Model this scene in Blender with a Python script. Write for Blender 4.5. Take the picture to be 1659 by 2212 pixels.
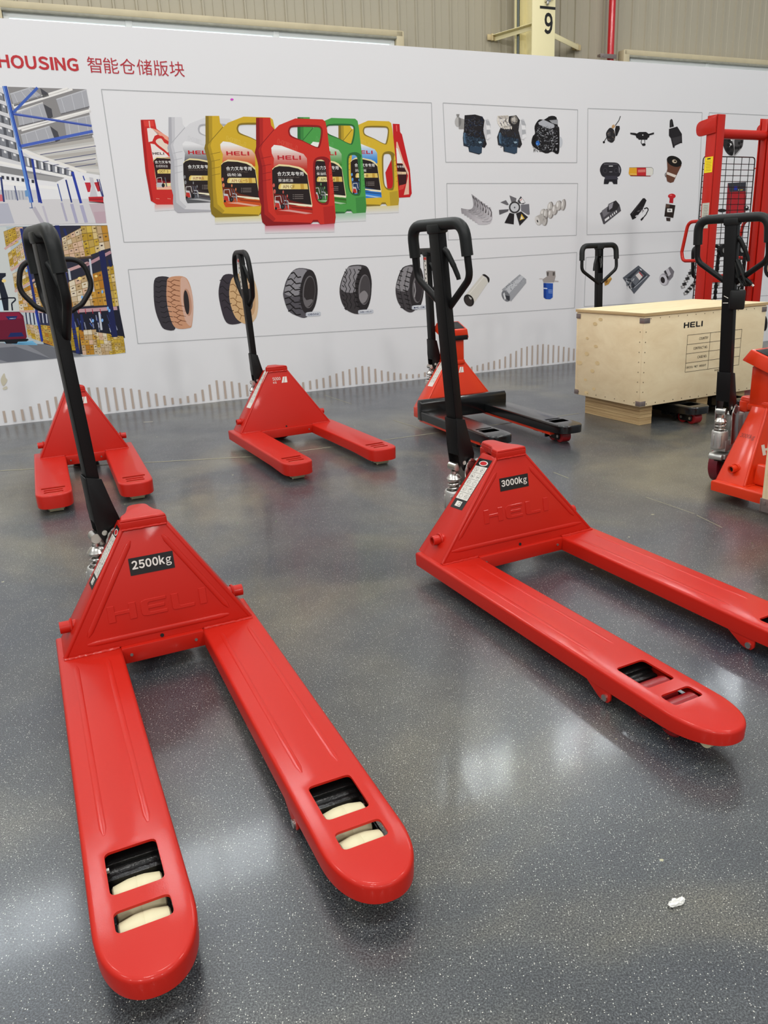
import bpy, bmesh, math, random
from mathutils import Vector, Matrix
random.seed(7)
for o in list(bpy.data.objects): bpy.data.objects.remove(o)
S = bpy.context.scene
COL = S.collection

# ---------------------------------------------------------------- camera
cd = bpy.data.cameras.new('camera'); cam = bpy.data.objects.new('camera', cd); COL.objects.link(cam)
PITCH, ROLL = 0.3066, -0.0418
fw = Vector((0, math.cos(PITCH), -math.sin(PITCH))); up0 = Vector((0, math.sin(PITCH), math.cos(PITCH))); r0 = Vector((1, 0, 0))
rv = r0 * math.cos(ROLL) + up0 * math.sin(ROLL); uv_ = -r0 * math.sin(ROLL) + up0 * math.cos(ROLL)
cam.matrix_world = Matrix(((rv.x, uv_.x, -fw.x, 0), (rv.y, uv_.y, -fw.y, 0), (rv.z, uv_.z, -fw.z, 1.0778), (0, 0, 0, 1)))
cd.sensor_fit = 'VERTICAL'; cd.sensor_height = 36.0; cd.lens = 1682.6 * 36.0 / 2212
cd.shift_x = -27.8 / 2212; cd.shift_y = -25.7 / 2212; cd.clip_start = 0.02; cd.clip_end = 200
S.camera = cam
# ---------------------------------------------------------------- world, lamps, exposure
wd_ = bpy.data.worlds.new('hall_ambience'); S.world = wd_; wd_.use_nodes = True
bg = wd_.node_tree.nodes['Background']; bg.inputs[0].default_value = (0.95, 0.98, 1.0, 1); bg.inputs[1].default_value = 0.30
def area(loc, size, power, color=(1, 1, 1), rot=(0, 0, 0), size_y=None):
    l = bpy.data.lights.new('ceiling_lamp', 'AREA'); l.energy = power; l.color = color; l.shape = 'RECTANGLE' if size_y else 'DISK'; l.size = size
    if size_y: l.size_y = size_y
    o = bpy.data.objects.new('ceiling_lamp', l); o.location = loc; o.rotation_euler = rot; COL.objects.link(o); return o
for lx in (-7.0, -1.0, 5.0):                # high bay lamps of the hall, 9 m up
    for ly in (-0.5, 4.6):
        area((lx, ly, 9.0), 1.4, 130, (1.0, 0.98, 0.94))
for lx in (-8.5, -3.0, 2.5, 8.0):           # unseen fill lights added behind the camera to brighten upright faces
    l = bpy.data.lights.new('rear_fill_light', 'POINT'); l.energy = 780; l.color = (1.0, 0.985, 0.96); l.shadow_soft_size = 0.6
    o = bpy.data.objects.new('rear_fill_light', l); o.location = (lx, -9.0, 7.5); COL.objects.link(o)
S.view_settings.view_transform = 'Standard'; S.view_settings.look = 'None'; S.view_settings.gamma = 1; S.view_settings.use_curve_mapping = False
S.view_settings.exposure = 0.34

# ---------------------------------------------------------------- materials
def lin(c):
    return tuple(((x / 255) / 12.92 if x / 255 <= 0.04045 else ((x / 255 + 0.055) / 1.055) ** 2.4) for x in c)
def hexc(h): return tuple(int(h[i:i + 2], 16) for i in (0, 2, 4))
MATS = {}
def mat(name, rgb, rough=0.5, metal=0.0, coat=0.0, bump=0.0, bscale=200.0, var=0.0, vscale=8.0, spec=0.5, emit=None):
    if name in MATS: return MATS[name]
    m = bpy.data.materials.new(name); m.use_nodes = True; nt = m.node_tree; b = nt.nodes['Principled BSDF']
    c = lin(rgb); b.inputs['Base Color'].default_value = (*c, 1); b.inputs['Roughness'].default_value = rough; b.inputs['Metallic'].default_value = metal
    b.inputs['Coat Weight'].default_value = coat; b.inputs['Coat Roughness'].default_value = 0.08; b.inputs['Specular IOR Level'].default_value = spec
    tc = nt.nodes.new('ShaderNodeTexCoord')
    if bump:
        n = nt.nodes.new('ShaderNodeTexNoise'); n.inputs['Scale'].default_value = bscale; n.inputs['Detail'].default_value = 2
        nt.links.new(tc.outputs['Object'], n.inputs['Vector'])
        bp = nt.nodes.new('ShaderNodeBump'); bp.inputs['Strength'].default_value = bump; bp.inputs['Distance'].default_value = 0.002
        nt.links.new(n.outputs['Fac'], bp.inputs['Height']); nt.links.new(bp.outputs['Normal'], b.inputs['Normal'])
        if coat: nt.links.new(bp.outputs['Normal'], b.inputs['Coat Normal'])
    if var:
        n2 = nt.nodes.new('ShaderNodeTexNoise'); n2.inputs['Scale'].default_value = vscale; n2.inputs['Detail'].default_value = 5
        nt.links.new(tc.outputs['Object'], n2.inputs['Vector'])
        mx = nt.nodes.new('ShaderNodeMix'); mx.data_type = 'RGBA'
        mx.inputs['A'].default_value = (*[x * (1 - var) for x in c], 1); mx.inputs['B'].default_value = (*[min(1, x * (1 + var)) for x in c], 1)
        nt.links.new(n2.outputs['Fac'], mx.inputs['Factor']); nt.links.new(mx.outputs['Result'], b.inputs['Base Color'])
    if emit:
        b.inputs['Emission Color'].default_value = (*emit[0], 1); b.inputs['Emission Strength'].default_value = emit[1]
    MATS[name] = m; return m
RED = mat('red_enamel', (188, 27, 11), 0.45, 0, 0.22, 0.05, 520, 0.03, 3, spec=.3)
ORANGE = mat('orange_red_enamel', (216, 52, 13), 0.4, 0, 0.35, 0.06, 400, 0.03, 3, spec=.35)
BLACK = mat('black_powder_coat', (13, 13, 14), 0.45, 0, 0, 0.15, 500, spec=.3)
SATIN = mat('black_gloss_enamel', (12, 13, 14), 0.22, 0, 0.35, 0.1, 200)
RUBBER = mat('black_rubber', (20, 23, 23), 0.5, spec=.4)
STEEL = mat('zinc_plated_steel', (205, 203, 198), 0.28, 1.0)
CAST = mat('silver_painted_casting', (188, 188, 184), 0.38, 0.65, 0, 0.2, 300)
PIN = mat('copper_pin', (120, 70, 66), 0.35, 0.6)
NYLON = mat('cream_nylon', (212, 204, 168), 0.45, 0, 0, 0, 1, 0.06, 30)
PUR = mat('dark_red_polyurethane', (140, 22, 26), 0.3)
BURG = mat('burgundy_polyurethane', (112, 20, 36), 0.45)
GREASE = mat('greasy_black_steel', (16, 16, 16), 0.3, 0.2, 0, 0.5, 150)
WHITE = mat('white_sticker', (224, 221, 213), 0.45)
INK = mat('black_ink', (18, 18, 18), 0.5)
HOLE_SHADE = mat('painted_hole_shade', (12, 8, 8), 0.8)  # near-black colour standing in for the shade inside holes

def plywood(name, c1, c2, grain):
    m = bpy.data.materials.new(name); m.use_nodes = True; nt = m.node_tree; b = nt.nodes['Principled BSDF']; b.inputs['Roughness'].default_value = 0.6
    tc = nt.nodes.new('ShaderNodeTexCoord'); mp = nt.nodes.new('ShaderNodeMapping'); mp.inputs['Scale'].default_value = grain
    nt.links.new(tc.outputs['Object'], mp.inputs['Vector'])
    n = nt.nodes.new('ShaderNodeTexNoise'); n.inputs['Scale'].default_value = 3.0; n.inputs['Detail'].default_value = 8; n.inputs['Roughness'].default_value = 0.65; n.inputs['Distortion'].default_value = 0.6
    nt.links.new(mp.outputs['Vector'], n.inputs['Vector'])
    r = nt.nodes.new('ShaderNodeValToRGB'); r.color_ramp.elements[0].position = 0.32; r.color_ramp.elements[1].position = 0.68
    r.color_ramp.elements[0].color = (*lin(c1), 1); r.color_ramp.elements[1].color = (*lin(c2), 1)
    nt.links.new(n.outputs['Fac'], r.inputs['Fac']); nt.links.new(r.outputs['Color'], b.inputs['Base Color'])
    MATS[name] = m; return m
PLY = plywood('pale_plywood', (226, 204, 164), (240, 222, 184), (1.5, 1.5, 3.0))
PLYTOP = plywood('plywood_lid', (226, 206, 160), (244, 228, 186), (1.0, 9.0, 1.0))
PLYEDGE = plywood('plywood_edge', (150, 116, 74), (224, 196, 146), (0.6, 0.6, 60.0))
KNOT = mat('plywood_knot', (222, 196, 146), 0.6, 0, 0, 0, 1, 0.12, 40)
NAIL = mat('nail_head', (70, 58, 46), 0.5, 0.4)
CLIP = mat('galvanised_clip', (150, 138, 134), 0.4, 0.7, 0, 0.3, 120)

# print material: flat ink colours stored per face on the printed sheets
def print_mat():
    m = bpy.data.materials.new('printed_ink'); m.use_nodes = True; nt = m.node_tree; b = nt.nodes['Principled BSDF']
    a = nt.nodes.new('ShaderNodeAttribute'); a.attribute_name = 'ink'; nt.links.new(a.outputs['Color'], b.inputs['Base Color']); b.inputs['Roughness'].default_value = 0.6
    b.inputs['Specular IOR Level'].default_value = 0.25
    return m
INKS = print_mat()

# ---------------------------------------------------------------- mesh helpers
class MB:
    def __init__(s): s.v = []; s.f = []; s.m = []
    def add(s, vs, fs, m=0, M=None):
        o = len(s.v)
        for p in vs:
            p = Vector(p); s.v.append(M @ p if M else p)
        for f in fs: s.f.append([o + i for i in f]); s.m.append(m)
        return s
    def hexa(s, P, m=0, M=None):      # P: 4 lower then 4 upper corners
        return s.add(P, [(3, 2, 1, 0), (4, 5, 6, 7), (0, 1, 5, 4), (1, 2, 6, 5), (2, 3, 7, 6), (3, 0, 4, 7)], m, M)
    def box(s, c, d, m=0, M=None):
        x, y, z = c; a, b, e = d[0] / 2, d[1] / 2, d[2] / 2
        return s.hexa([(x - a, y - b, z - e), (x + a, y - b, z - e), (x + a, y + b, z - e), (x - a, y + b, z - e),
                       (x - a, y - b, z + e), (x + a, y - b, z + e), (x + a, y + b, z + e), (x - a, y + b, z + e)], m, M)
    def prism(s, poly, z0, z1, m=0, M=None, top=None):
        n = len(poly); top = top or poly
        vs = [(x, y, z0) for x, y in poly] + [(x, y, z1) for x, y in top]
        fs = [list(range(n))[::-1], [n + i for i in range(n)]] + [(i, (i + 1) % n, n + (i + 1) % n, n + i) for i in range(n)]
        return s.add(vs, fs, m, M)
    def tube(s, pts, r, n=10, closed=False, m=0, M=None, caps=True):
        pts = [Vector(p) for p in pts]; N = len(pts); rings = []
        rs = r if isinstance(r, (list, tuple)) else [r] * N
        prev = None
        for i in range(N):
            a = pts[(i - 1) % N] if (closed or i > 0) else pts[i]; b = pts[(i + 1) % N] if (closed or i < N - 1) else pts[i]
            t = (b - a).normalized()
            if prev is None:
                q = Vector((0, 0, 1)) if abs(t.z) < 0.9 else Vector((1, 0, 0)); u = t.cross(q).normalized()
            else:
                u = (prev - t * prev.dot(t)).normalized()
            prev = u; w = t.cross(u)
            rings.append([pts[i] + (u * math.cos(2 * math.pi * k / n) + w * math.sin(2 * math.pi * k / n)) * rs[i] for k in range(n)])
        vs = [p for R in rings for p in R]; fs = []
        for i in range(N if closed else N - 1):
            j = (i + 1) % N
            for k in range(n): fs.append((i * n + k, i * n + (k + 1) % n, j * n + (k + 1) % n, j * n + k))
        if caps and not closed: fs += [list(range(n))[::-1], [(N - 1) * n + k for k in range(n)]]
        return s.add(vs, fs, m, M)
    def cyl(s, a, b, r, n=18, m=0, M=None, r2=None): return s.tube([a, b], [r, r if r2 is None else r2], n, False, m, M)
    def lathe(s, prof, a, ax, n=24, m=0, M=None, caps=True):      # prof: (distance along ax, radius)
        a = Vector(a); ax = Vector(ax).normalized(); q = Vector((0, 0, 1)) if abs(ax.z) < 0.9 else Vector((1, 0, 0)); u = ax.cross(q).normalized(); w = ax.cross(u); N = len(prof)
        vs = [a + ax * d + (u * math.cos(2 * math.pi * k / n) + w * math.sin(2 * math.pi * k / n)) * r for d, r in prof for k in range(n)]
        fs = [(i * n + k, i * n + (k + 1) % n, (i + 1) * n + (k + 1) % n, (i + 1) * n + k) for i in range(N - 1) for k in range(n)]
        return s.add(vs, fs + ([list(range(n))[::-1], [(N - 1) * n + k for k in range(n)]] if caps else []), m, M)
    def build(s, name, mats, parent=None, bevel=0, seg=2, sharp=38, smooth=True):
        me = bpy.data.meshes.new(name); me.from_pydata([tuple(p) for p in s.v], [], s.f)
        mats = mats if isinstance(mats, (list, tuple)) else [mats]
        for q in mats: me.materials.append(q)
        me.polygons.foreach_set('material_index', s.m)
        bm = bmesh.new(); bm.from_mesh(me)
        bmesh.ops.recalc_face_normals(bm, faces=bm.faces)
        if bevel:
            es = [e for e in bm.edges if len(e.link_faces) == 2 and e.calc_face_angle(0) > 0.5]
            bmesh.ops.bevel(bm, geom=es, offset=bevel, segments=seg, profile=0.5, affect='EDGES', clamp_overlap=True)
        bm.to_mesh(me); bm.free()
        if smooth: me.shade_smooth(); me.set_sharp_from_angle(angle=math.radians(sharp))
        return link(name, me, parent)
def link(name, me, parent=None):
    o = bpy.data.objects.new(name, me); COL.objects.link(o)
    if parent: o.parent = parent
    return o
def thing(name, label, cat, loc=(0, 0, 0), rz=0.0, group=None):
    o = bpy.data.objects.new(name, None); COL.objects.link(o); o.location = loc; o.rotation_euler = (0, 0, rz); o.empty_display_size = 0.1
    o['label'] = label; o['category'] = cat
    if group: o['group'] = group
    return o
def tag(o, label, cat, group=None):
    o['label'] = label; o['category'] = cat
    if group: o['group'] = group
    return o
def fillet(pts, r, n=6, closed=False):
    pts = [Vector(p) for p in pts]; out = []; N = len(pts); rr = r if isinstance(r, (list, tuple)) else [r] * N
    for i, p in enumerate(pts):
        if not closed and i in (0, N - 1): out.append(p); continue
        a = pts[i - 1]; b = pts[(i + 1) % N]; da = (a - p); db = (b - p); ang = da.angle(db)
        d = min(rr[i] / math.tan(ang / 2) if ang < 3.1 else 0, da.length * 0.49, db.length * 0.49)
        if d < 1e-6: out.append(p); continue
        p0 = p + da.normalized() * d; p1 = p + db.normalized() * d
        for k in range(n + 1):
            t = k / n; out.append(p0 * (1 - t) ** 2 + p * 2 * t * (1 - t) + p1 * t * t)
    return out
def rrect(x0, y0, x1, y1, r, n=4): return [(p.x, p.y) for p in fillet([(x0, y0, 0), (x1, y0, 0), (x1, y1, 0), (x0, y1, 0)], r, n, True)]
def plane_matrix(o, x, y):      # local x,y -> in plane, z -> normal
    x = Vector(x).normalized(); y = Vector(y); y = (y - x * y.dot(x)).normalized(); z = x.cross(y)
    return Matrix(((x.x, y.x, z.x, o[0]), (x.y, y.y, z.y, o[1]), (x.z, y.z, z.z, o[2]), (0, 0, 0, 1)))
TEXT = {}
def text_mesh(t, bold=0.0):      # flat mesh of a word, normalised to its own box (0..1 x 0..1) plus aspect
    key = (t, bold)
    if key in TEXT: return TEXT[key]
    cu = bpy.data.curves.new('t', 'FONT'); cu.body = t; cu.size = 1.0; cu.offset = bold; cu.resolution_u = 3
    o = bpy.data.objects.new('t', cu); COL.objects.link(o)
    dg = bpy.context.evaluated_depsgraph_get(); me = bpy.data.meshes.new_from_object(o.evaluated_get(dg))
    vs = [(v.co.x, v.co.y) for v in me.vertices]; fs = [tuple(p.vertices) for p in me.polygons]
    bpy.data.objects.remove(o); bpy.data.curves.remove(cu); bpy.data.meshes.remove(me)
    x0 = min(v[0] for v in vs); x1 = max(v[0] for v in vs); y0 = min(v[1] for v in vs); y1 = max(v[1] for v in vs)
    TEXT[key] = ([((x - x0) / (x1 - x0), (y - y0) / (y1 - y0)) for x, y in vs], fs, (x1 - x0) / (y1 - y0)); return TEXT[key]
def word_mesh(t, bold=0.0, gap=.09):      # Latin set from the wide forms of the sans face, packed by ink width
    key = ('w', t, bold, gap)
    if key in TEXT: return TEXT[key]
    vs, fs, x = [], [], 0.0
    for ch in t:
        if ch == ' ': x += .3; continue
        if ch == 'I':
            k = len(vs); w = .115 + bold * 2; vs += [(x, -bold), (x + w, -bold), (x + w, .735 + bold), (x, .735 + bold)]; fs.append((k, k + 1, k + 2, k + 3)); x += w + gap; continue
        wide = chr(ord(ch) + 65248) if 33 <= ord(ch) <= 126 else ch
        cu = bpy.data.curves.new('t', 'FONT'); cu.body = wide; cu.size = 1.0; cu.offset = bold * (.35 if ch == 'g' else 1); cu.resolution_u = 3
        o = bpy.data.objects.new('t', cu); COL.objects.link(o)
        me = bpy.data.meshes.new_from_object(o.evaluated_get(bpy.context.evaluated_depsgraph_get()))
        P = [(v.co.x, v.co.y) for v in me.vertices]; F = [tuple(p.vertices) for p in me.polygons]
        bpy.data.objects.remove(o); bpy.data.curves.remove(cu); bpy.data.meshes.remove(me)
        a = min(p[0] for p in P); w = max(p[0] for p in P) - a; k = len(vs)
        vs += [(p[0] - a + x, p[1]) for p in P]; fs += [tuple(k + i for i in f) for f in F]; x += w + gap
    x0 = min(v[0] for v in vs); x1 = max(v[0] for v in vs); y0 = min(v[1] for v in vs); y1 = max(v[1] for v in vs)
    TEXT[key] = ([((a - x0) / (x1 - x0), (b - y0) / (y1 - y0)) for a, b in vs], fs, (x1 - x0) / (y1 - y0)); return TEXT[key]
def put_text(mb, t, x0, y0, x1, y1, z, m=0, M=None, bold=0.0):
    vs, fs, _ = word_mesh(t, bold); mb.add([(x0 + (x1 - x0) * a, y0 + (y1 - y0) * b, z) for a, b in vs], fs, m, M)
# wide block letters of the maker's lettering, each a polygon in a unit-high cell
LOGO = [
    [(0, 0), (.27, 0), (.27, .40), (.78, .40), (.78, 0), (1.05, 0), (1.05, 1), (.78, 1), (.78, .62), (.27, .62), (.27, 1), (0, 1)],
    [(1.42, 0), (2.2, 0), (2.2, .2), (1.56, .2), (1.50, .26), (1.50, .40), (2.12, .40), (2.12, .60), (1.50, .60), (1.50, .74), (1.56, .8), (2.2, .8), (2.2, 1), (1.42, 1), (1.27, .94), (1.22, .82), (1.22, .18), (1.27, .06)],
    [(2.5, 0), (3.25, 0), (3.25, .21), (2.72, .21), (2.65, .28), (2.65, 1), (2.38, 1), (2.38, .16), (2.41, .05)],
    [(3.45, 0), (3.73, 0), (3.73, 1), (3.45, 1)]]
LOGO_W = 3.73
def put_logo(mb, x0, y0, x1, y1, z, m=0, M=None, z1=None):
    for g in LOGO:
        P = [(x0 + (x1 - x0) * a / LOGO_W, y0 + (y1 - y0) * b) for a, b in g]
        if z1 is None: mb.add([(a, b, z) for a, b in P], [list(range(len(P)))], m, M)
        else: mb.prism(P, z, z1, m, M)

# ---------------------------------------------------------------- room shell
WA = -0.4097; NV = Vector((math.sin(WA), math.cos(WA), 0)); DV = Vector((math.cos(WA), -math.sin(WA), 0)); WD = 6.2573
def wp(u, v, off=0.0): return NV * (WD + off) + DV * u + Vector((0, 0, v))      # point on the wall line: u along it, v up, off behind it
MW = Matrix(((DV.x, 0, -NV.x, (NV * WD).x), (DV.y, 0, -NV.y, (NV * WD).y), (0, 1, 0, 0), (0, 0, 0, 1)))      # x along, y up, z towards the hall
def floor_mat():
    m = bpy.data.materials.new('polished_concrete'); m.use_nodes = True; nt = m.node_tree; N = nt.nodes; Lk = nt.links.new; b = N['Principled BSDF']
    tc = N.new('ShaderNodeTexCoord')
    def noise(sc, det=3, ro=.5, dist=0):
        n = N.new('ShaderNodeTexNoise'); n.inputs['Scale'].default_value = sc; n.inputs['Detail'].default_value = det; n.inputs['Roughness'].default_value = ro; n.inputs['Distortion'].default_value = dist
        Lk(tc.outputs['Object'], n.inputs['Vector']); return n
    def ramp(src, stops):
        r = N.new('ShaderNodeValToRGB'); e = r.color_ramp.elements
        while len(e) < len(stops): e.new(.5)
        for i, (p, c) in enumerate(stops): e[i].position = p; e[i].color = (*c, 1)
        Lk(src, r.inputs['Fac']); return r
    def mix(t, f, a, c, mode='MIX'):
        x = N.new('ShaderNodeMix'); x.data_type = 'RGBA'; x.blend_type = mode
        if isinstance(f, float): x.inputs['Factor'].default_value = f
        else: Lk(f, x.inputs['Factor'])
        for k, s in (('A', a), ('B', c)):
            if isinstance(s, tuple): x.inputs[k].default_value = (*s, 1)
            else: Lk(s, x.inputs[k])
        return x.outputs['Result']
    big = ramp(noise(.9, 4, .55, .6).outputs['Fac'], [(.36, lin((50, 56, 66))), (.5, lin((67, 71, 74))), (.62, lin((96, 94, 84)))])
    cloud = ramp(noise(7, 5, .6, .3).outputs['Fac'], [(.3, (.80, .80, .82)), (.7, (1.15, 1.14, 1.1))])
    base = mix('m', 1.0, big.outputs['Color'], cloud.outputs['Color'], 'MULTIPLY')
    g = ramp(noise(330, 2, .7).outputs['Fac'], [(.38, (.30, .31, .33)), (.5, (.86, .86, .86)), (.62, (2.15, 2.1, 1.98))])
    base = mix('m', 1.0, base, g.outputs['Color'], 'MULTIPLY')
    v = N.new('ShaderNodeTexVoronoi'); v.inputs['Scale'].default_value = 240; Lk(tc.outputs['Object'], v.inputs['Vector'])
    sp = N.new('ShaderNodeMath'); sp.operation = 'LESS_THAN'; sp.inputs[1].default_value = .21; Lk(v.outputs['Distance'], sp.inputs[0])
    wn = N.new('ShaderNodeSeparateColor'); Lk(v.outputs['Color'], wn.inputs['Color'])
    s2 = N.new('ShaderNodeMath'); s2.operation = 'GREATER_THAN'; s2.inputs[1].default_value = .70; Lk(wn.outputs['Red'], s2.inputs[0])
    s3 = N.new('ShaderNodeMath'); s3.operation = 'MULTIPLY'; Lk(sp.outputs[0], s3.inputs[0]); Lk(s2.outputs[0], s3.inputs[1])
    base = mix('m', s3.outputs[0], base, lin((212, 212, 202)))
    v2 = N.new('ShaderNodeTexVoronoi'); v2.inputs['Scale'].default_value = 11; Lk(tc.outputs['Object'], v2.inputs['Vector'])
    d2 = N.new('ShaderNodeMath'); d2.operation = 'ADD'; nz = noise(60, 3); Lk(v2.outputs['Distance'], d2.inputs[0]); 
    k2 = N.new('ShaderNodeMath'); k2.operation = 'MULTIPLY'; k2.inputs[1].default_value = .25; Lk(nz.outputs['Fac'], k2.inputs[0]); Lk(k2.outputs[0], d2.inputs[1])
    c2 = N.new('ShaderNodeMath'); c2.operation = 'LESS_THAN'; c2.inputs[1].default_value = .165; Lk(d2.outputs[0], c2.inputs[0])
    w2 = N.new('ShaderNodeSeparateColor'); Lk(v2.outputs['Color'], w2.inputs['Color']); g2 = N.new('ShaderNodeMath'); g2.operation = 'GREATER_THAN'; g2.inputs[1].default_value = .62; Lk(w2.outputs['Green'], g2.inputs[0])
    m2 = N.new('ShaderNodeMath'); m2.operation = 'MULTIPLY'; Lk(c2.outputs[0], m2.inputs[0]); Lk(g2.outputs[0], m2.inputs[1])
    fleck = mix('m', w2.outputs['Blue'], lin((70, 120, 70)), lin((176, 172, 140)))
    base = mix('m', m2.outputs[0], base, fleck)
    Lk(base, b.inputs['Base Color'])
    rr = ramp(noise(2.2, 4, .6).outputs['Fac'], [(.3, (.29, .29, .29)), (.7, (.39, .39, .39))]); Lk(rr.outputs['Color'], b.inputs['Roughness'])
    bp = N.new('ShaderNodeBump'); bp.inputs['Strength'].default_value = .10; bp.inputs['Distance'].default_value = .001; Lk(noise(420, 2).outputs['Fac'], bp.inputs['Height']); Lk(bp.outputs['Normal'], b.inputs['Normal'])
    b.inputs['Specular IOR Level'].default_value = .75; b.inputs['Coat Weight'].default_value = .22; b.inputs['Coat Roughness'].default_value = .10
    return m
def structure(o): o['kind'] = 'structure'; return o
b = MB(); b.box((0, 2, -.05), (30, 24, .1)); floor = structure(b.build('floor', floor_mat(), smooth=False))
JOINT = mat('pale_joint_sealant', (150, 147, 126), .6, 0, 0, 0, 1, .35, 40); SCUFF = mat('pale_scuff', (196, 192, 178), .7)
def strip(a, c, w, mt, name): 
    a = Vector((*a, 0)); c = Vector((*c, 0)); d = (c - a).normalized(); n = Vector((-d.y, d.x, 0)) * w / 2; z = Vector((0, 0, .0008))
    MB().add([a - n + z, c - n + z, c + n + z, a + n + z], [(0, 1, 2, 3)]).build(name, mt, floor, smooth=False)
strip((-2.226, 4.260), (-0.752, 4.348), 0.012, JOINT, 'floor_joint')
strip((-0.752, 4.348), (0.226, 4.741), 0.01, JOINT, 'floor_joint')
strip((0.226, 4.741), (1.250, 5.170), 0.01, JOINT, 'floor_joint')
strip((-0.558, 6.330), (-0.311, 5.864), 0.006, JOINT, 'floor_joint')
strip((-0.000, 5.197), (0.197, 4.853), 0.006, JOINT, 'floor_joint')
strip((0.414, 4.447), (0.489, 4.276), 0.006, JOINT, 'floor_joint')
strip((0.790, 3.759), (0.840, 3.641), 0.006, JOINT, 'floor_joint')
strip((1.107, 3.294), (1.229, 3.045), 0.0045, JOINT, 'floor_joint')
strip((1.232, 3.026), (1.272, 2.868), 0.0045, JOINT, 'floor_joint')
strip((-1.786, 5.498), (-1.720, 5.501), 0.012, SCUFF, 'scuff_mark')
# cladding wall behind the banner, 1 m back, ribbed sheets
CLAD = mat('weathered_cream_cladding', (170, 163, 144), .5, 0, 0, .1, 30, .14, 1.8)
b = MB(); b.box((3, 3.5, -1.06), (22, 7.5, .06), 0, MW); wall_back = structure(b.build('wall_back', CLAD))
PW = .176; pm = None
def ribpanel():
    w = PW; P = [(0, 0), (.010, 0), (.016, .015), (.030, .015), (.036, 0), (.100, 0), (.104, .004), (.108, 0), (w, 0)]; b = MB(); n = len(P)
    b.add([(x, 0, z) for x, z in P] + [(x, 1, z) for x, z in P], [(i, i + 1, n + i + 1, n + i) for i in range(n - 1)]); return b
def panel_run(u0, u1, v0, v1):
    global pm
    k = int((u1 - u0) / PW) + 1
    for i in range(k):
        if pm is None: o = ribpanel().build('cladding_panel', CLAD, wall_back, sharp=20); pm = o.data
        else: o = link('cladding_panel', pm, wall_back)
        o.matrix_local = MW @ Matrix.Translation((u0 + i * PW, v0, -1.024)) @ Matrix.Diagonal((1, v1 - v0, 1, 1))
panel_run(-1.4, 9.2, 2.0, 4.45)
ALU = mat('white_window_frame', (236, 240, 238), .45); FLASH = mat('cream_flashing', (196, 184, 152), .5, 0, 0, 0, 1, .14, 9)
GLASSLIT = mat('daylit_glazing', (200, 210, 214), .3, emit=((.94, .97, 1.0), 1.1))
GLASSHI = mat('daylit_upper_glazing', (200, 210, 214), .3, emit=((.88, .95, 1.0), 17.0))
def window(name, u0, u1, v0, v1, g, mull, shade=True):
    b = MB(); fw_ = .04
    for (x0, x1, y0, y1) in ((u0, u1, v0, v0 + fw_), (u0, u1, v1 - fw_, v1), (u0, u0 + fw_, v0, v1), (u1 - fw_, u1, v0, v1)): b.box(((x0 + x1) / 2, (y0 + y1) / 2, -.985), (x1 - x0, y1 - y0, .05), 0, MW)
    b.box(((u0 + u1) / 2, v1 - .085, -.985), (u1 - u0, .018, .035), 0, MW)
    w = structure(b.build(name, ALU, bevel=.004))
    for x in mull: MB().box((x, (v0 + v1) / 2, -.98), (.05, v1 - v0, .055), 0, MW).build('mullion', ALU, w, bevel=.003)
    xs = [u0] + list(mull) + [u1]
    for a, c in zip(xs, xs[1:]): MB().box(((a + c) / 2, (v0 + v1) / 2, -1.0), (c - a - .02, v1 - v0 - .02, .012), 0, MW).build('pane', g, w)
    for (x0, x1, y0, y1) in ((u0 - .07, u1 + .07, v1 + .012, v1 + .062), (u0 - .08, u0 - .004, v0, v1 + .06), (u1 + .004, u1 + .08, v0, v1 + .06)): MB().box(((x0 + x1) / 2, (y0 + y1) / 2, -.97), (x1 - x0, y1 - y0, .09), 0, MW).build('flashing', FLASH, w, bevel=.006)
    if v0 > 4: MB().box(((u0 + u1) / 2, v0 - .03, -.90), (u1 - u0 + .3, .03, .30), 0, MW).build('sill_baffle', FLASH, w, bevel=.006)  # ledge added out of view to block the panes' grazing light
    MB().box(((u0 + u1) / 2, v1 + .004, -.955), (u1 - u0 + .02, .02, .06), 0, MW).build('drip_gutter', mat('grey_gutter', (150, 148, 134), .6, 0, 0, .4, 40, .3, 20), w, bevel=.004)
    return w
window('window_1', .10, 3.30, 2.1, 2.915, GLASSLIT, (1.0, 2.2))
window('window_2', 5.93, 9.0, 2.1, 2.905, GLASSLIT, (7.0, 8.0))
n = 3
for u in (-1.9, .2, 3.55, 5.2, 7.3): window('window_%d' % n, u, u + 1.3, 4.7, 5.6, GLASSHI, (u + .65,)); n += 1
# steel column with stencilled bay number
CREAM = mat('cream_column_paint', (246, 236, 188), .5, 0, 0, 0, 1, .07, 3); 
t = thing('steel_column', 'cream steel column with stencilled black 9 rising behind the banner', 'column', wp(4.65, 0, .75)); t.rotation_euler = (0, 0, -WA)
b = MB(); b.box((0, -.145, 3), (.25, .012, 6)); b.build('front_flange', CREAM, t, bevel=.002)
b = MB(); b.box((0, .145, 3), (.25, .012, 6)); b.build('rear_flange', CREAM, t, bevel=.002)
b = MB(); b.box((0, 0, 3), (.010, .28, 6)); b.build('web', CREAM, t, bevel=.002)
MC = Matrix(((1, 0, 0, 0), (0, 0, -1, -.1515), (0, 1, 0, 0), (0, 0, 0, 1)))
b = MB(); put_text(b, '9', .008, 2.955, .098, 3.13, .0004, 0, MC, .03); b.box((.04, 3.168, .0004), (.17, .022, .0004), 0, MC); b.build('stencilled_number', INK, t, smooth=False)
b = MB(); b.box((.03, -.165, 3.24), (.05, .03, .06)); b.cyl((.03, -.165, 3.19), (.03, -.165, 3.24), .014, 12); b.box((.075, -.165, 3.245), (.05, .006, .02)); b.build('pipe_clamp', STEEL, t, bevel=.002)
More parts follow.
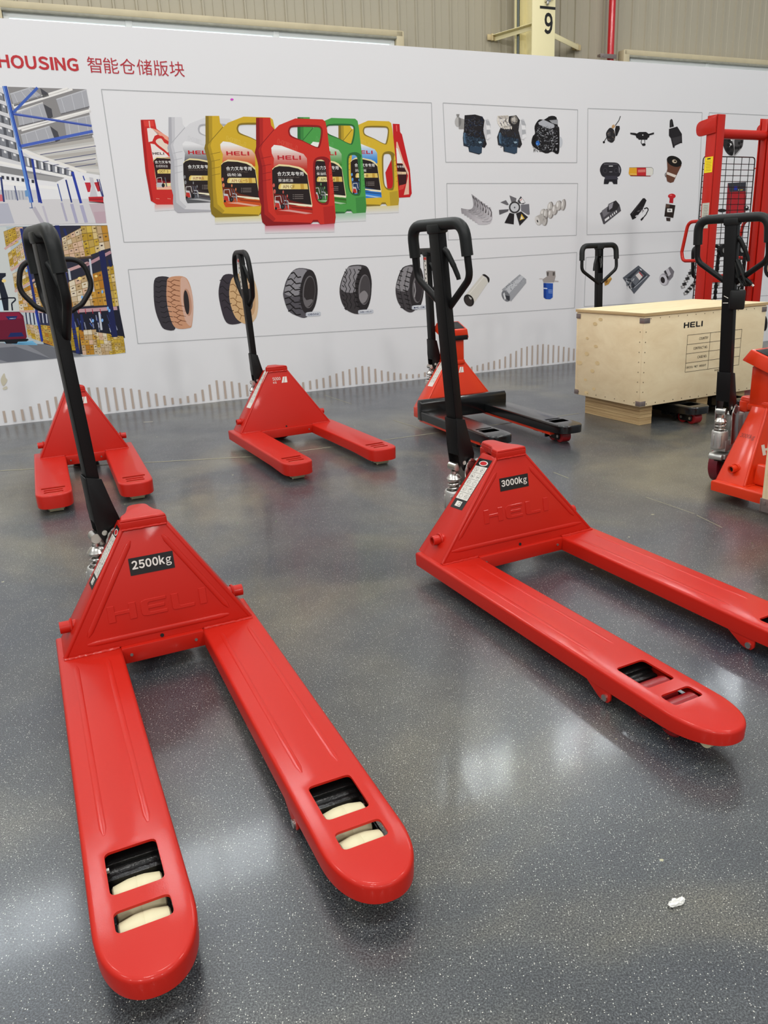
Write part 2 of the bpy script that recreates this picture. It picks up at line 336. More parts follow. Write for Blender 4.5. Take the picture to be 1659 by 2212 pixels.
def brace(a, c, nm='knee_brace'):
    a = Vector(a); c = Vector(c); d = (c - a).normalized(); b = MB(); M = Matrix.Translation(a) @ d.to_track_quat('X', 'Z').to_matrix().to_4x4(); L = (c - a).length
    b.box((L / 2, 0, 0), (L, .05, .005), 0, M); b.box((L / 2, .022, -.022), (L, .005, .045), 0, M); return b.build(nm, CREAM, t, bevel=.001)
brace((-.30, .25, 3.015), (-.02, -.13, 3.06)); brace((.66, .25, 2.985), (.10, -.13, 2.97))
for x, z in ((-.31, 3.0), (.67, 2.97)): b = MB(); b.box((x, .255, z), (.10, .01, .05)); b.cyl((x, .245, z - .03), (x, .245, z + .03), .012, 8); b.build('brace_bracket', mat('rusty_cream', (196, 178, 134), .6, 0, 0, 0, 1, .2, 30), t, bevel=.002)
PIPE = mat('grey_conduit', (92, 100, 98), .4, .2)
o = MB().cyl(wp(4.535, 0, .85), wp(4.535, 6, .85), .0135, 14).build('conduit_pipe', PIPE); tag(o, 'thin dark grey conduit running up beside the cream column', 'pipe')
o = MB().cyl(wp(5.0, 0, .96), wp(4.93, 6, .96), .024, 14).build('conduit_pipe', mat('pale_conduit', (150, 148, 140), .5)); tag(o, 'pale grey pipe close behind the right side of the cream column', 'pipe')
t = thing('fire_pipe', 'red vertical fire pipe on the cladding, right of the cream column', 'pipe', wp(5.66, 0, .90)); t.rotation_euler = (0, 0, -WA)
MB().cyl((0, 0, 0), (0, 0, 6), .034, 20).build('pipe', mat('fire_red_gloss', (196, 22, 34), .3, 0, .4), t)
b = MB(); b.box((-.06, -.02, 2.88), (.20, .05, .022)); b.box((-.06, -.045, 2.875), (.20, .004, .04)); b.cyl((-.13, -.05, 2.875), (-.13, -.044, 2.875), .008, 8); b.build('pipe_bracket', CLIP, t, bevel=.002)


# ---------------------------------------------------------------- printed banner wall
FABRIC = mat('white_banner_fabric', (232, 232, 234), .55, 0, 0, 0, 1, .015, 1.5)
banner = thing('exhibition_banner', 'long white printed banner wall with oil jugs, tyres and spare parts pictures', 'banner', wp(0, 0)); banner.rotation_euler = (0, 0, -WA)
MBN = Matrix(((1, 0, 0, 0), (0, 0, -1, 0), (0, 1, 0, 0), (0, 0, 0, 1)))      # sheet frame: x along, y up, z to the hall
U0, U1, VT = -2.2, 8.6, 2.627
b = MB(); nx, ny = 180, 26
vv = [(U0 + (U1 - U0) * i / nx, VT * j / ny, 0) for j in range(ny + 1) for i in range(nx + 1)]
rng = random.Random(2)
def ripple(u, v):      # slack hem near the floor, tight above
    k = max(0, 1 - v / .16); return -.001 - .006 * k * (math.sin(u * 21) * .5 + math.sin(u * 47 + 1) * .5 + .9)
b.add([(x, y, ripple(x, y)) for x, y, z in vv], [(j * (nx + 1) + i, j * (nx + 1) + i + 1, (j + 1) * (nx + 1) + i + 1, (j + 1) * (nx + 1) + i) for j in range(ny) for i in range(nx)], 0, MBN)
b.build('banner_sheet', FABRIC, banner)
b = MB(); b.box(((U0 + U1) / 2, VT - .02, -.04), (U1 - U0, .04, .06), 0, MBN); b.box(((U0 + U1) / 2, .02, -.045), (U1 - U0, .04, .05), 0, MBN); 
for k in range(8): b.box((U0 + .03 + k * (U1 - U0 - .06) / 7, VT / 2, -.045), (.05, VT, .05), 0, MBN)
b.build('banner_frame', ALU, banner)

# prints on the sheet: each picture is traced in image coordinates and mapped onto the sheet by a fitted homography (metres along, metres up; the last terms undo the camera perspective)
AR = random.Random(11); ITEMS = []; PX = .0038
def frame(a, b, c, d, e, f, g, h, s):  # projective map from image coordinates to metres on the sheet
    global PX
    PX = s; return lambda pts: [((a * x + b * y + c) / (g * x + h * y + 1), (d * x + e * y + f) / (g * x + h * y + 1)) for x, y in pts]
def item(name, label=None): ITEMS.append([name, label, [], []]); return ITEMS[-1]
def poly(it, col, pts, l=1): it[2].append((l, col, pts))
def text(it, s, bl, tr, col, l=3, bold=0.0): it[3].append((s, bl, tr, col, l, bold))
def logo(it, bl, tr, col, l=3): it[3].append(('@LOGO', bl, tr, col, l, 0))
def line(it, a, b, w, col, l=1):
    dx, dy = b[0] - a[0], b[1] - a[1]; n = math.hypot(dx, dy) or 1e-6; nx, ny = -dy / n * w * PX / 2, dx / n * w * PX / 2
    poly(it, col, [(a[0] - nx, a[1] - ny), (b[0] - nx, b[1] - ny), (b[0] + nx, b[1] + ny), (a[0] + nx, a[1] + ny)], l)
def pline(it, pts, w, col, l=1):
    for a, b in zip(pts, pts[1:]): line(it, a, b, w, col, l)
def ell(cx, cy, rx, ry, n=20, rot=0):
    c, s = math.cos(rot), math.sin(rot)
    return [(cx + rx * math.cos(t) * c - ry * math.sin(t) * s, cy + rx * math.cos(t) * s + ry * math.sin(t) * c) for t in [2 * math.pi * k / n for k in range(n)]]
def lerp(a, b, t): return (a[0] + (b[0] - a[0]) * t, a[1] + (b[1] - a[1]) * t)
def smooth(pts, n=4):
    out = []; N = len(pts)
    for i in range(N):
        p0, p1, p2, p3 = pts[i - 1], pts[i], pts[(i + 1) % N], pts[(i + 2) % N]
        for k in range(n):
            t = k / n
            out.append(tuple(.5 * ((2 * p1[j]) + (-p0[j] + p2[j]) * t + (2 * p0[j] - 5 * p1[j] + 4 * p2[j] - p3[j]) * t * t + (-p0[j] + 3 * p1[j] - 3 * p2[j] + p3[j]) * t ** 3) for j in (0, 1)))
    return out
def grad(c1, c2, t):
    a, b = [hexc(c) if isinstance(c, str) else c for c in (c1, c2)]; t = min(1, max(0, t)); return tuple(x + (y - x) * t for x, y in zip(a, b))
# ---------- heading
it = item('heading_lettering', 'red heading reading HOUSING'); text(it, 'HOUSING', (0.011, 2.338), (0.503, 2.418), 'c4373d', 1, .035)
it = item('heading_lettering', 'red heading of six Chinese characters'); text(it, '智能仓储版块', (0.562, 2.334), (1.210, 2.432), 'b8303c', 1, .0)
# ---------- panel outlines
def outline(pts):
    it=item('panel_outline'); pline(it,pts+[pts[0]],1.3,'b4b6b8',1)
outline([(0.630, 2.234), (3.170, 2.231), (3.184, 1.219), (0.640, 1.234)])
outline([(0.643, 1.043), (3.082, 1.061), (3.118, 0.458), (0.639, 0.506)])
outline([(3.276, 2.234), (4.614, 2.222), (4.620, 1.791), (3.291, 1.787)])
outline([(3.296, 1.622), (4.636, 1.617), (4.637, 1.171), (3.299, 1.170)])
outline([(3.295, 0.999), (4.648, 1.020), (4.639, 0.516), (3.317, 0.528)])
outline([(4.723, 2.236), (6.054, 2.239), (6.103, 1.174), (4.757, 1.172)])
outline([(6.141, 2.241), (7.304, 2.235), (7.337, 1.179), (6.206, 1.176)])
outline([(4.755, 0.970), (6.152, 0.988), (6.096, 0.503), (4.751, 0.522)])
outline([(6.201, 0.986), (7.502, 0.997), (7.444, 0.482), (6.201, 0.506)])
# ---------- photo 1: blue racking
c=frame(0.0004012, -0.0000698, 0.00067, -0.0000486, -0.0004390, 2.24565, -0.00002881, -0.00001829, 0.00294)
it=item('warehouse_photo','printed photo of blue racking with grey bins')
def P(col,pts,l=2): poly(it,col,c(pts),l)
P('ececee',[(-420,20),(1290,85),(1590,2085),(-420,2130)],1)
P('8e8c8c',[(110,50),(1290,88),(1385,830),(330,985)],2)           # rack interior
P('c9c8c4',[(380,985),(1395,800),(1490,1370),(1180,1320)],2)      # deck underside
for a in range(6):
    t=a/6; P(grad('b8b4ae','dcd9d4',a%2),[lerp((400,980),(1180,1320),t),lerp((1395,810),(1490,1370),t),lerp((1395,810),(1490,1370),t+.1),lerp((400,980),(1180,1320),t+.1)],3)
for y in (935,1050,1125,1200): line(it,c([(600,y+130)])[0],c([(1430,y)])[0],1.6,'55587a',4)
# shelf beams
for a,b,w in (((190,330),(1010,75),38),((250,400),(1340,395-310+230),0),): 
    if w: line(it,c([a])[0],c([b])[0],5,'f0eeea',4)
for a,b in (((200,360),(1080,85)),((270,680),(1350,400)),((320,700),(1350,410))): line(it,c([a])[0],c([b])[0],5,'efedea',4)
# bins
def bin_(pts,side=None):
    P('adaeb4',pts,4); 
    for t in (.16,.5,.84): 
        line(it,c([lerp(pts[0],pts[1],t)])[0],c([lerp(pts[3],pts[2],t)])[0],.9,'cfd0d6',5)
    line(it,c([pts[0]])[0],c([pts[1]])[0],2.2,'c3c4c9',5); line(it,c([pts[3]])[0],c([pts[2]])[0],2.4,'6d6c70',5)
    if side: P('4a4a50',side,4)
bin_([(150,160),(470,60),(640,200),(210,335)],[(600,70),(720,150),(730,190),(640,215)])
bin_([(840,240),(1290,95),(1335,350),(910,460)])
bin_([(250,440),(640,300),(720,540),(290,640)],[(650,310),(770,380),(790,500),(720,545)])
bin_([(960,570),(1340,480),(1390,760),(1000,830)])
bin_([(310,770),(740,640),(830,870),(360,965)],[(750,640),(860,720),(900,850),(830,880)])
line(it,c([(250,420)])[0],c([(640,290)])[0],2.5,'e6e5e2',5)
line(it,c([(720,560)])[0],c([(1340,400)])[0],4.5,'f2f0ec',5)
# left rack
P('d9d9dc',[(-420,60),(60,60),(330,1010),(480,1120),(1080,1320),(1080,1420),(330,1250),(-420,1150)],3)
for k in range(6):
    y0=120+k*175; sh=k*45
    P('55575e',[(-420,y0-160),(60+sh,y0+40+k*6),(75+sh,y0+150+k*6),(-420,y0-20)],4)
    for q in range(5):
        t0=q/5; a=lerp((-420,y0-150),(60+sh,y0+48+k*6),t0+.03); b=lerp((-420,y0-150),(60+sh,y0+48+k*6),t0+.16); e=lerp((-420,y0-30),(75+sh,y0+146+k*6),t0+.16); d=lerp((-420,y0-30),(75+sh,y0+146+k*6),t0+.03)
        P('85888f',[a,b,e,d],5); P('e8e8ea',[lerp(a,b,.35),lerp(a,b,.75),lerp(lerp(a,b,.75),lerp(d,e,.75),.35),lerp(lerp(a,b,.35),lerp(d,e,.35),.35)],6)
P('55575e',[(330,1080),(1090,1310),(1080,1400),(360,1240)],4)
for q in range(7):
    t=q/7; a=lerp((350,1092),(1090,1318),t+.01);b=lerp((350,1092),(1090,1318),t+.105);e=lerp((375,1240),(1085,1395),t+.105);d=lerp((375,1240),(1085,1395),t+.01)
    P('8b8e96',[a,b,e,d],5); P('ececee',[lerp(a,b,.55),b,lerp(b,e,.85),lerp(lerp(a,b,.55),lerp(d,e,.55),.85)],6)
line(it,c([(320,1000)])[0],c([(1290,1330)])[0],6,'efece6',5); line(it,c([(-420,1090)])[0],c([(1080,1410)])[0],6,'f2f1ee',5); line(it,c([(1080,1410)])[0],c([(1480,1440)])[0],3,'eceae6',4)
P('8a8a8c',[(0,1230),(330,1290),(960,1410),(840,1470),(0,1330)],4)
P('a7a6a6',[(400,1340),(960,1415),(840,1475),(420,1420)],5)
line(it,c([(-420,1440)])[0],c([(880,1570)])[0],7,'f4f3f1',5)
for x in range(20,500,75): P('3c3e48',[(x,1375+x*.13),(x+40,1380+x*.13),(x+44,1430+x*.13),(x+4,1425+x*.13)],5)
P('d4d4d6',[(450,1590),(560,1590),(600,1725),(480,1730)],4); P('c4c6cc',[(0,1590),(420,1600),(420,1740),(0,1740)],4)
for x in (100,140,190,240,300,350): line(it,c([(x-20,1600)])[0],c([(x,1735)])[0],1.0,'6a7088',5)
P('d8d6d8',[(-420,1745),(1540,1720),(1590,2085),(-420,2130)],2)
for a,b,w,col in (((500,1850),(640,2090),9,'bcb8c2'),((920,1780),(1000,2060),5,'b3b0c4'),((1070,1800),(1150,2085),7,'aeacc6'),((1215,1820),(1290,2080),8,'b0aec8'),((640,1830),(720,2090),5,'c4c0cc')): line(it,c([a])[0],c([b])[0],w,col,3)
P('c9b6bd',[(1330,1800),(1555,1790),(1590,2085),(1440,2090)],3); P('c3a9b3',[(1400,1920),(1570,1910),(1590,2085),(1430,2085)],4)
P('b9bbc8',[(-420,1800),(120,1790),(220,2090),(-420,2110)],3)
# blue posts
def bl(a,b,w,col,l=7): line(it,c([a])[0],c([b])[0],w,col,l)
bl((480,1130),(590,1780),5,'2a3f9c',6); bl((515,1360),(620,1790),4,'27389a',6); bl((1080,1320),(1210,1790),6,'2b3fa6',6); bl((985,1440),(1070,1780),3.6,'22347f',6); bl((860,1500),(925,1760),2.6,'5566a4',6); bl((1240,1380),(1265,1450),2.5,'2b3fa6',6)
bl((15,1400),(60,1770),4,'2c3a74',6); bl((220,1530),(265,1750),2.5,'4a5480',6)
bl((65,40),(290,950),8.5,'4065bd'); bl((290,950),(470,1780),8.5,'5d8ad4'); bl((95,40),(320,980),2.2,'243f94',8); bl((320,1000),(490,1770),3,'2a46a0',8); bl((50,40),(272,950),1.6,'8fb2e6',8)
bl((185,450),(560,65),5.5,'4364b8'); bl((190,455),(1370,635),5,'3a4fa4'); bl((300,940),(1385,715),6,'4a66c0'); bl((200,448),(1370,625),1.2,'7187cf',8)
P('6f9ccc',[(370,1600),(420,1590),(430,1690),(380,1690)],8)
bl((440,1860),(490,1860),1.5,'4a6a9a',6); bl((470,1780),(480,1860),2,'3a5590',6)
P('c62a3a',[(1265,1480),(1350,1480),(1360,1530),(1345,1620),(1310,1625)],6); P('bd2733',[(1405,1480),(1480,1470),(1500,1610),(1460,1615)],6); P('cdccd2',[(1330,1400),(1390,1410),(1420,1560),(1460,1690),(1340,1690),(1365,1560)],7)
P('c0272f',[(1320,1695),(1540,1690),(1545,1780),(1330,1760)],7); P('3a1a20',[(1320,1765),(1550,1778),(1550,1792),(1340,1775)],8); P('80202a',[(1330,1725),(1540,1722),(1540,1738),(1330,1735)],8)
bl((1450,1430),(1530,1690),3,'39427c',6); bl((1480,1430),(1545,1690),2,'39427c',6)
P('d8707a',[(-420,1640),(30,1660),(45,1760),(-420,1780)],6)
# ---------- photo 2: yellow crate aisle
c=frame(0.0004865, -0.0000846, -0.14967, -0.0000589, -0.0005323, 1.38797, -0.00003493, -0.00002218, 0.00314)
it=item('warehouse_photo','printed photo of an aisle of yellow crates with a burgundy truck')
P('b9c4c8',[(-420,55),(1372,38),(1612,1672),(-420,1840)],1)
P('cfd4d2',[(-420,60),(80,60),(250,900),(260,1140),(-420,1140)],2)
P('8d8f96',[(-420,1530),(560,1560),(1080,1715),(-420,1840)],2); P('77797f',[(330,1560),(560,1560),(1050,1700),(650,1745)],3); P('6d7079',[(-420,1640),(200,1590),(650,1745),(100,1790)],3)
P('2c2c3c',[(660,45),(1372,38),(1606,1640),(930,1700),(840,1120)],2)
P('3a3c55',[(270,60),(660,45),(840,1150),(720,1600),(560,1560)],2)
def cratewall(q,nx,ny,cols,l,gap=.08,dark='7a6230'):
    # q: tl,tr,br,bl in crop coords
    P(dark,q,l)
    for i in range(nx):
        for j in range(ny):
            col=AR.choice(cols); u0,u1=(i+gap*.4)/nx,(i+1-gap*.4)/nx; v0,v1=(j+gap)/ny,(j+1)/ny
            f=lambda u,v:lerp(lerp(q[0],q[1],u),lerp(q[3],q[2],u),v)
            P(col,[f(u0,v0),f(u1,v0),f(u1,v1),f(u0,v1)],l+1)
            if AR.random()<.7: P(AR.choice(['6a5226','8a6c34','4a3c3a']),[f(u0+(u1-u0)*.3,v0+(v1-v0)*.3),f(u0+(u1-u0)*.7,v0+(v1-v0)*.3),f(u0+(u1-u0)*.7,v0+(v1-v0)*.5),f(u0+(u1-u0)*.3,v0+(v1-v0)*.5)],l+2)
Y=['c9a63a','b8942c','d6b750','bfa052','d9c084']; W_=['d8c6a8','cdb898','e2d4ba','c4a67c','d9b69a']; O=['c08a2e','b87a24','cc9a40']
cratewall([(45,120),(200,60),(235,260),(80,340)],3,4,Y,4); cratewall([(190,60),(290,58),(300,200),(220,230)],2,3,W_,4)
cratewall([(100,400),(290,250),(330,450),(135,610)],4,5,W_+Y,4); cratewall([(160,660),(360,560),(400,760),(195,880)],4,5,W_+Y,4); cratewall([(225,890),(470,760),(610,1120),(250,1130)],6,6,W_+O,4)
cratewall([(330,1300),(520,1330),(560,1540),(360,1470)],4,5,W_+Y,4); cratewall([(500,1310),(700,1330),(720,1600),(560,1540)],4,5,Y+O,4)
for a,b in (((60,345),(350,130)),((140,620),(420,430)),((190,890),(470,720)),((250,1140),(640,1150))): bl(a,b,4.5,'cfa8a0',6)
bl((270,80),(540,1520),5.5,'22307a',7); bl((455,1140),(540,1530),3,'1f3aa8',8)
for x in range(330,640,48): bl((x,1150),(x+20,1310),2.4,'1c2342',5); 
for x in range(350,640,48): bl((x,1165),(x+14,1290),2,'cfd4e2',6)
cratewall([(790,200),(1060,55),(1170,440),(830,470)],5,5,W_,4); cratewall([(1030,45),(1240,40),(1290,370),(1090,440)],3,4,Y,5); cratewall([(1215,42),(1372,38),(1412,330),(1280,365)],2,3,W_+O,5); cratewall([(690,260),(790,220),(850,600),(740,620)],2,4,O,5)
bl((660,200),(760,110),4,'d9b8ae',6); bl((700,680),(1130,520),6.5,'caa0a0',6); bl((1080,560),(1420,380),6.5,'b98f98',6); bl((840,480),(1180,440),5,'4a3a30',5)
cratewall([(880,760),(1180,640),(1240,1060),(930,1090)],4,5,W_,4); cratewall([(1120,680),(1300,620),(1390,1060),(1200,1070)],3,4,O,5); cratewall([(1355,570),(1450,550),(1520,1070),(1440,1080)],2,5,Y,5); cratewall([(780,790),(880,770),(940,1090),(820,1090)],2,5,O,5)
bl((810,1120),(1000,1120),6,'9a93b8',6); bl((990,1135),(1500,1100),8,'c29aa0',6)
for x in (1000,1090,1180,1280): bl((x,1110),(x+10,1170),1.6,'a82838',7)
P('1a1c2c',[(840,1160),(1530,1130),(1600,1480),(900,1400)],4)
for k in range(26):
    x=AR.uniform(860,1540);y=AR.uniform(1170,1420); bl((x,y),(x+AR.uniform(8,30),y+AR.uniform(30,90)),AR.uniform(1,2.6),AR.choice(['2c3570','39437c','8a90a8','4a66b8','c8cce0']),5)
cratewall([(880,1350),(1010,1340),(1020,1640),(920,1640)],1,5,['b99a2a','a88a22'],6); cratewall([(1010,1380),(1230,1370),(1260,1690),(1060,1700)],4,5,O+W_,6); cratewall([(1200,1400),(1420,1430),(1450,1690),(1260,1700)],4,6,Y+W_,6); cratewall([(1400,1440),(1580,1460),(1606,1668),(1440,1690)],4,5,Y,6)
bl((730,40),(790,420),9,'1f2a66',8); bl((790,420),(1000,1680),8,'232f70',8); bl((1300,370),(1470,1470),13,'1c2352',8); bl((1400,480),(1420,570),6,'1c2352',8); bl((1040,1180),(1060,1400),5,'1f2a60',7); bl((820,80),(850,170),5,'1f2a60',7)
bl((1150,470),(1200,890),4,'c8ccd6',8); bl((1270,1150),(1300,1380),4.5,'c8ccd6',8); bl((880,600),(900,740),4.5,'bfc4ce',8)
for x,y in ((1050,960),(1310,890),(1380,1100),(1400,1130),(1310,1255),(1190,1260),(340,620)): P('7fb4ee',ell(x,y,14,22,8),9)
for x,y,r in ((1020,720,26),(840,620,22),(1230,690,20),(50,750,28)): P('f6d98a',ell(x,y,r,r*.8,10),9)
# burgundy truck
P('6e1430',[(-60,1150),(250,1145),(300,1200),(345,1470),(320,1510),(-60,1510)],6); P('8c1a3c',[(-60,1160),(240,1155),(285,1230),(-60,1260)],7); P('1c2c66',[(70,1205),(225,1200),(200,1245),(110,1250)],8); P('1b2a63',[(135,1415),(280,1410),(310,1460),(100,1470)],8); P('14161e',[(-60,1505),(350,1490),(370,1505),(340,1525),(230,1530),(215,1555),(80,1555),(60,1530),(-60,1530)],8)
logo(it,c([(125,1238)])[0],c([(195,1224)])[0],'d8dce8',9)
P('1a2030',[(-20,650),(75,650),(75,690),(30,720),(105,960),(110,1130),(50,1130),(0,900)],7); P('20253a',[(-60,690),(0,690),(20,800),(-60,820)],7); pline(it,c([(0,985),(110,968),(190,968),(200,995),(150,1040),(160,1130)]),3,'1c2030',7)
P('cfe4f0',[(0,1000),(40,1000),(40,1140),(0,1140)],6)
for k in range(7): bl((60+k*30,1545+k*3),(420+k*10,1520+k*8),1.6,AR.choice(['5aa8d8','8cc8ea','6eb6de']),5)
# ---------- oil jugs
def jug(name,label,col,dark,light,labcol,t,S,api,ctop='f4f2ee',line2='柴油机油',z=10,apicol='6a3a1c'):
    # template: red jug in image coordinates
    it=item(name,label)
    T=lambda p:t([p])[0]
    body=[(108,118),(360,118),(378,255),(440,330),(520,250),(810,132),(1300,148),(1350,190),(1380,330),(1440,850),(1490,1300),(1535,1900),(1520,2010),(1260,2030),(1220,1985),(1130,1985),(1085,2025),(290,2055),(220,1990),(195,1850),(200,1700),(150,1500),(150,1000),(130,900),(85,740),(110,640)]
    h1=smooth([(720,320),(790,285),(1130,285),(1250,300),(1270,400),(1230,600),(1180,640),(950,530),(760,450),(715,390)],3)
    h2=smooth([(1180,900),(1240,870),(1310,880),(1350,960),(1390,1400),(1380,1600),(1310,1645),(1220,1600),(1180,1450),(1165,1050)],3)
    # outer loop first, then the two openings
    it[2].append((z,col,('H',t(body),[t(h1),t(h2)])))
    it[2].append((z+1,dark,('H',t(smooth([(690,320),(770,255),(1140,250),(1275,280),(1300,400),(1260,620),(1190,660),(950,545),(740,470),(690,400)],3)),[t(h1)])))
    it[2].append((z+1,dark,('H',t(smooth([(1140,900),(1200,830),(1330,815),(1430,880),(1410,1000),(1420,1600),(1330,1680),(1210,1630),(1150,1450),(1130,1050)],3)),[t(h2)])))
    poly(it,dark,t([(108,118),(165,118),(175,600),(150,700),(220,1000),(240,1500),(260,1850),(420,1980),(1085,2000),(1085,2025),(290,2055),(220,1990),(195,1850),(200,1700),(150,1500),(150,1000),(130,900),(85,740),(110,640)]),z+1)
    poly(it,grad(col,dark,.45),t([(165,118),(230,118),(235,560),(200,680),(280,1000),(300,1500),(330,1800),(460,1930),(420,1980),(260,1850),(240,1500),(220,1000),(150,700),(175,600)]),z+1)
    poly(it,grad(col,dark,.35),t([(1310,1720),(1500,1690),(1535,1900),(1520,2010),(1330,2020)]),z+1); poly(it,dark,t([(1085,2025),(1130,1950),(1215,1950),(1260,2030),(1220,1985),(1130,1985)]),z+2)
    pline(it,t([(430,330),(150,660)]),1.4,dark,z+2)
    for y in (810,950,1090,1220): pline(it,t([(200,y+40),(380,y)]),1.0,dark,z+2)
    for k in range(5): pline(it,t([(1420+k*12,1030+k*115),(1470+k*12,1005+k*115)]),.8,dark,z+2)
    # label with tint bands
    lab=[(380,660),(430,605),(560,620),(960,770),(1020,850),(1030,1150),(1060,1400),(1120,1700),(1130,1840),(480,1865),(440,1790),(430,1500),(400,1250),(420,1000),(430,850),(390,760)]
    K=16
    for k in range(K):      # white to tint from top to the black field
        y0,y1=600+(1080-600)*k/K,600+(1080-600)*(k+1)/K
        def clipy(ps,lo,hi):
            def cl(ps,f,y):
                o=[]
                for i,p in enumerate(ps):
                    q=ps[i-1]; a,b=f(q[1]-y),f(p[1]-y)
                    if a*b<0: tt=(y-q[1])/(p[1]-q[1]); o.append((q[0]+(p[0]-q[0])*tt,y))
                    if b>=0:o.append(p)
                return o
            return cl(cl(ps,lambda v:v,lo),lambda v:-v,hi)
        cp=clipy(lab,y0,y1+1)
        if len(cp)>2: poly(it,grad(ctop,labcol,max(0,(k-2)/(K-3))),t(cp),z+2)
    poly(it,'efe0a8',t([(400,1035),(450,990),(520,950),(700,965),(880,1000),(960,1040),(1025,1120),(1120,1700),(440,1760),(400,1300)]),z+3)
    poly(it,'241a1a',t([(395,1060),(440,1010),(520,985),(700,995),(860,1030),(950,1080),(1025,1150),(1060,1400),(1105,1690),(780,1640),(620,1560),(430,1600),(400,1300)]),z+4)
    poly(it,grad(labcol,'200808',.55),t([(420,1480),(620,1500),(720,1600),(1100,1685),(440,1700)]),z+5)
    poly(it,'f3ecd0',t([(690,1640),(1110,1680),(1112,1720),(700,1668)]),z+6)
    poly(it,labcol,t([(440,1700),(700,1680),(1115,1725),(1128,1840),(480,1862),(445,1790)]),z+5); poly(it,grad(labcol,'ffffff',.55),t([(500,1780),(700,1765),(1120,1830),(1000,1845),(700,1800)]),z+6); poly(it,grad(labcol,'200404',.3),t([(700,1700),(1118,1745),(1120,1775),(760,1740)]),z+6)
    logo(it,T((495,870)),T((910,798)),'c0202c',z+5)
    text(it,'合力叉车专用',T((490,1160)),T((955,1085)),'f4f2ee',z+6,.012); text(it,'SPECIAL OIL FOR FORKLIFT TRUCK',T((500,1198)),T((885,1178)),'857870',z+6)
    if line2: text(it,line2,T((510,1272)),T((765,1212)),'ece8e2',z+6,.006)
    poly(it,'e6c767',t([(515,1330),(540,1300),(1026,1302),(1040,1400),(520,1400),(508,1380)]),z+6); poly(it,'f4e3a4',t([(560,1305),(760,1305),(740,1398),(540,1398)]),z+7); poly(it,'caa040',t([(900,1304),(960,1304),(970,1400),(910,1400)]),z+7)
    if api: text(it,api,T((590,1385)),T((800 if len(api)<8 else 880,1328)),apicol,z+8,.01)
    # little forklift
    pline(it,t([(450,1690),(450,1530),(545,1520),(570,1640)]),1.2,'d8d4d0',z+8); poly(it,'c8c8ca',t([(440,1600),(520,1610),(560,1740),(470,1750)]),z+7); poly(it,'c43028',t([(445,1640),(520,1650),(540,1740),(450,1750)]),z+8)
    for a in ((585,1510),(630,1515)): pline(it,t([a,(a[0]+60,1760)]),1.6,'5c6470',z+8)
    pline(it,t([(600,1600),(680,1610),(690,1755)]),1.3,'dcdcde',z+8); pline(it,t([(590,1660),(690,1670)]),1.0,'dcdcde',z+8); poly(it,'1c1c20',t(ell(585,1715,38,48,12)),z+9); poly(it,'6a6a70',t(ell(585,1715,16,22,10)),z+9); poly(it,'1c1c20',t(ell(465,1745,20,26,10)),z+9)
    for q in ((425,1330,20,36),(440,1440,22,40),(594,1450,12,30),(668,1520,12,28)): poly(it,grad(labcol,'ffffff',.25),t(ell(*q,10)),z+7)
    for k in range(3):
        poly(it,'d8d0cc',t([(770,1495+k*34),(778,1495+k*34),(778,1505+k*34),(770,1505+k*34)]),z+7); line(it,T((795,1500+k*34)),T((955,1498+k*34)),.9,'9a8e88',z+7)
    it[3].append(('@LOGO4',T((500,500)),T((840,480)),T((490,580)),grad(col,light,.55),z+3))
    return it
# px refs: red jug cap-left (552,254), bottom y 487, right 725
def reflect(it_name,label,col,x0,x1,y0,y1,z=2):
    it=item(it_name,label); g=JF
    for k in range(6):
        a,b=k/6,(k+1)/6; poly(it,grad(col,'e2e2e4',.25+.75*(k+.5)/6),g([(x0,y0+(y1-y0)*a),(x1,y0+(y1-y0)*a-3),(x1+.5,y0+(y1-y0)*b-3),(x0+.5,y0+(y1-y0)*b)]),z)
JF=frame(0.0027114, -0.0004715, 0.08552, -0.0003285, -0.0029669, 2.72972, -0.00019470, -0.00012360, 0.00348)
reflect('jug_reflection',None,'d85a70',572,722,486,504); reflect('jug_reflection',None,'e8d880',464,566,468,484); reflect('jug_reflection',None,'90c49a',724,790,461,480); reflect('jug_reflection',None,'e6d690',791,861,446,462); reflect('jug_reflection',None,'e89a90',334,382,441,456)
# small red bottle left
c=frame(0.0004829, -0.0000840, 0.83017, -0.0000585, -0.0005284, 2.10359, -0.00003467, -0.00002201, 0.00324); it=item('oil_jug_print','printed red bottle at the left end')
def P2(col,pts,l=4): poly(it,col,c(pts),l)
P2('cf2a26',[(85,115),(270,112),(295,235),(455,350),(560,560),(560,1240),(300,1240),(220,1190),(150,800),(95,260)],4); P2('b01818',[(85,115),(120,115),(130,230),(190,800),(250,1180),(220,1190),(150,800),(95,260)],5); P2('f0a58c',[(230,225),(300,250),(450,340),(455,400),(300,300)],5); P2('f2e6e0',[(170,230),(215,220),(330,300),(270,330),(240,400),(190,410)],5); P2('f2e8e2',[(215,430),(270,440),(480,600),(490,640),(250,640)],5)
it[2].append((6,'cf2a26',('H',c(smooth([(245,400),(280,340),(370,330),(420,390),(470,430),(470,600),(420,560),(300,470)],3)),[c(smooth([(285,400),(310,370),(360,365),(400,420),(450,450),(450,550),(400,510),(310,440)],3))])))
P2('ecd9c8',smooth([(285,400),(310,370),(360,365),(400,420),(450,450),(450,550),(400,510),(310,440)],3),6)
P2('e28a70',[(245,640),(500,600),(500,640),(250,680)],6); P2('efe0a8',[(255,640),(300,605),(560,625),(560,1040),(300,1040)],6); P2('2a1416',[(255,660),(300,620),(560,640),(560,930),(440,940),(290,900)],7); P2('8e1c24',[(285,880),(560,930),(560,950),(290,960)],7); P2('f0b8a0',[(290,1000),(560,990),(560,1035),(310,1035)],7)
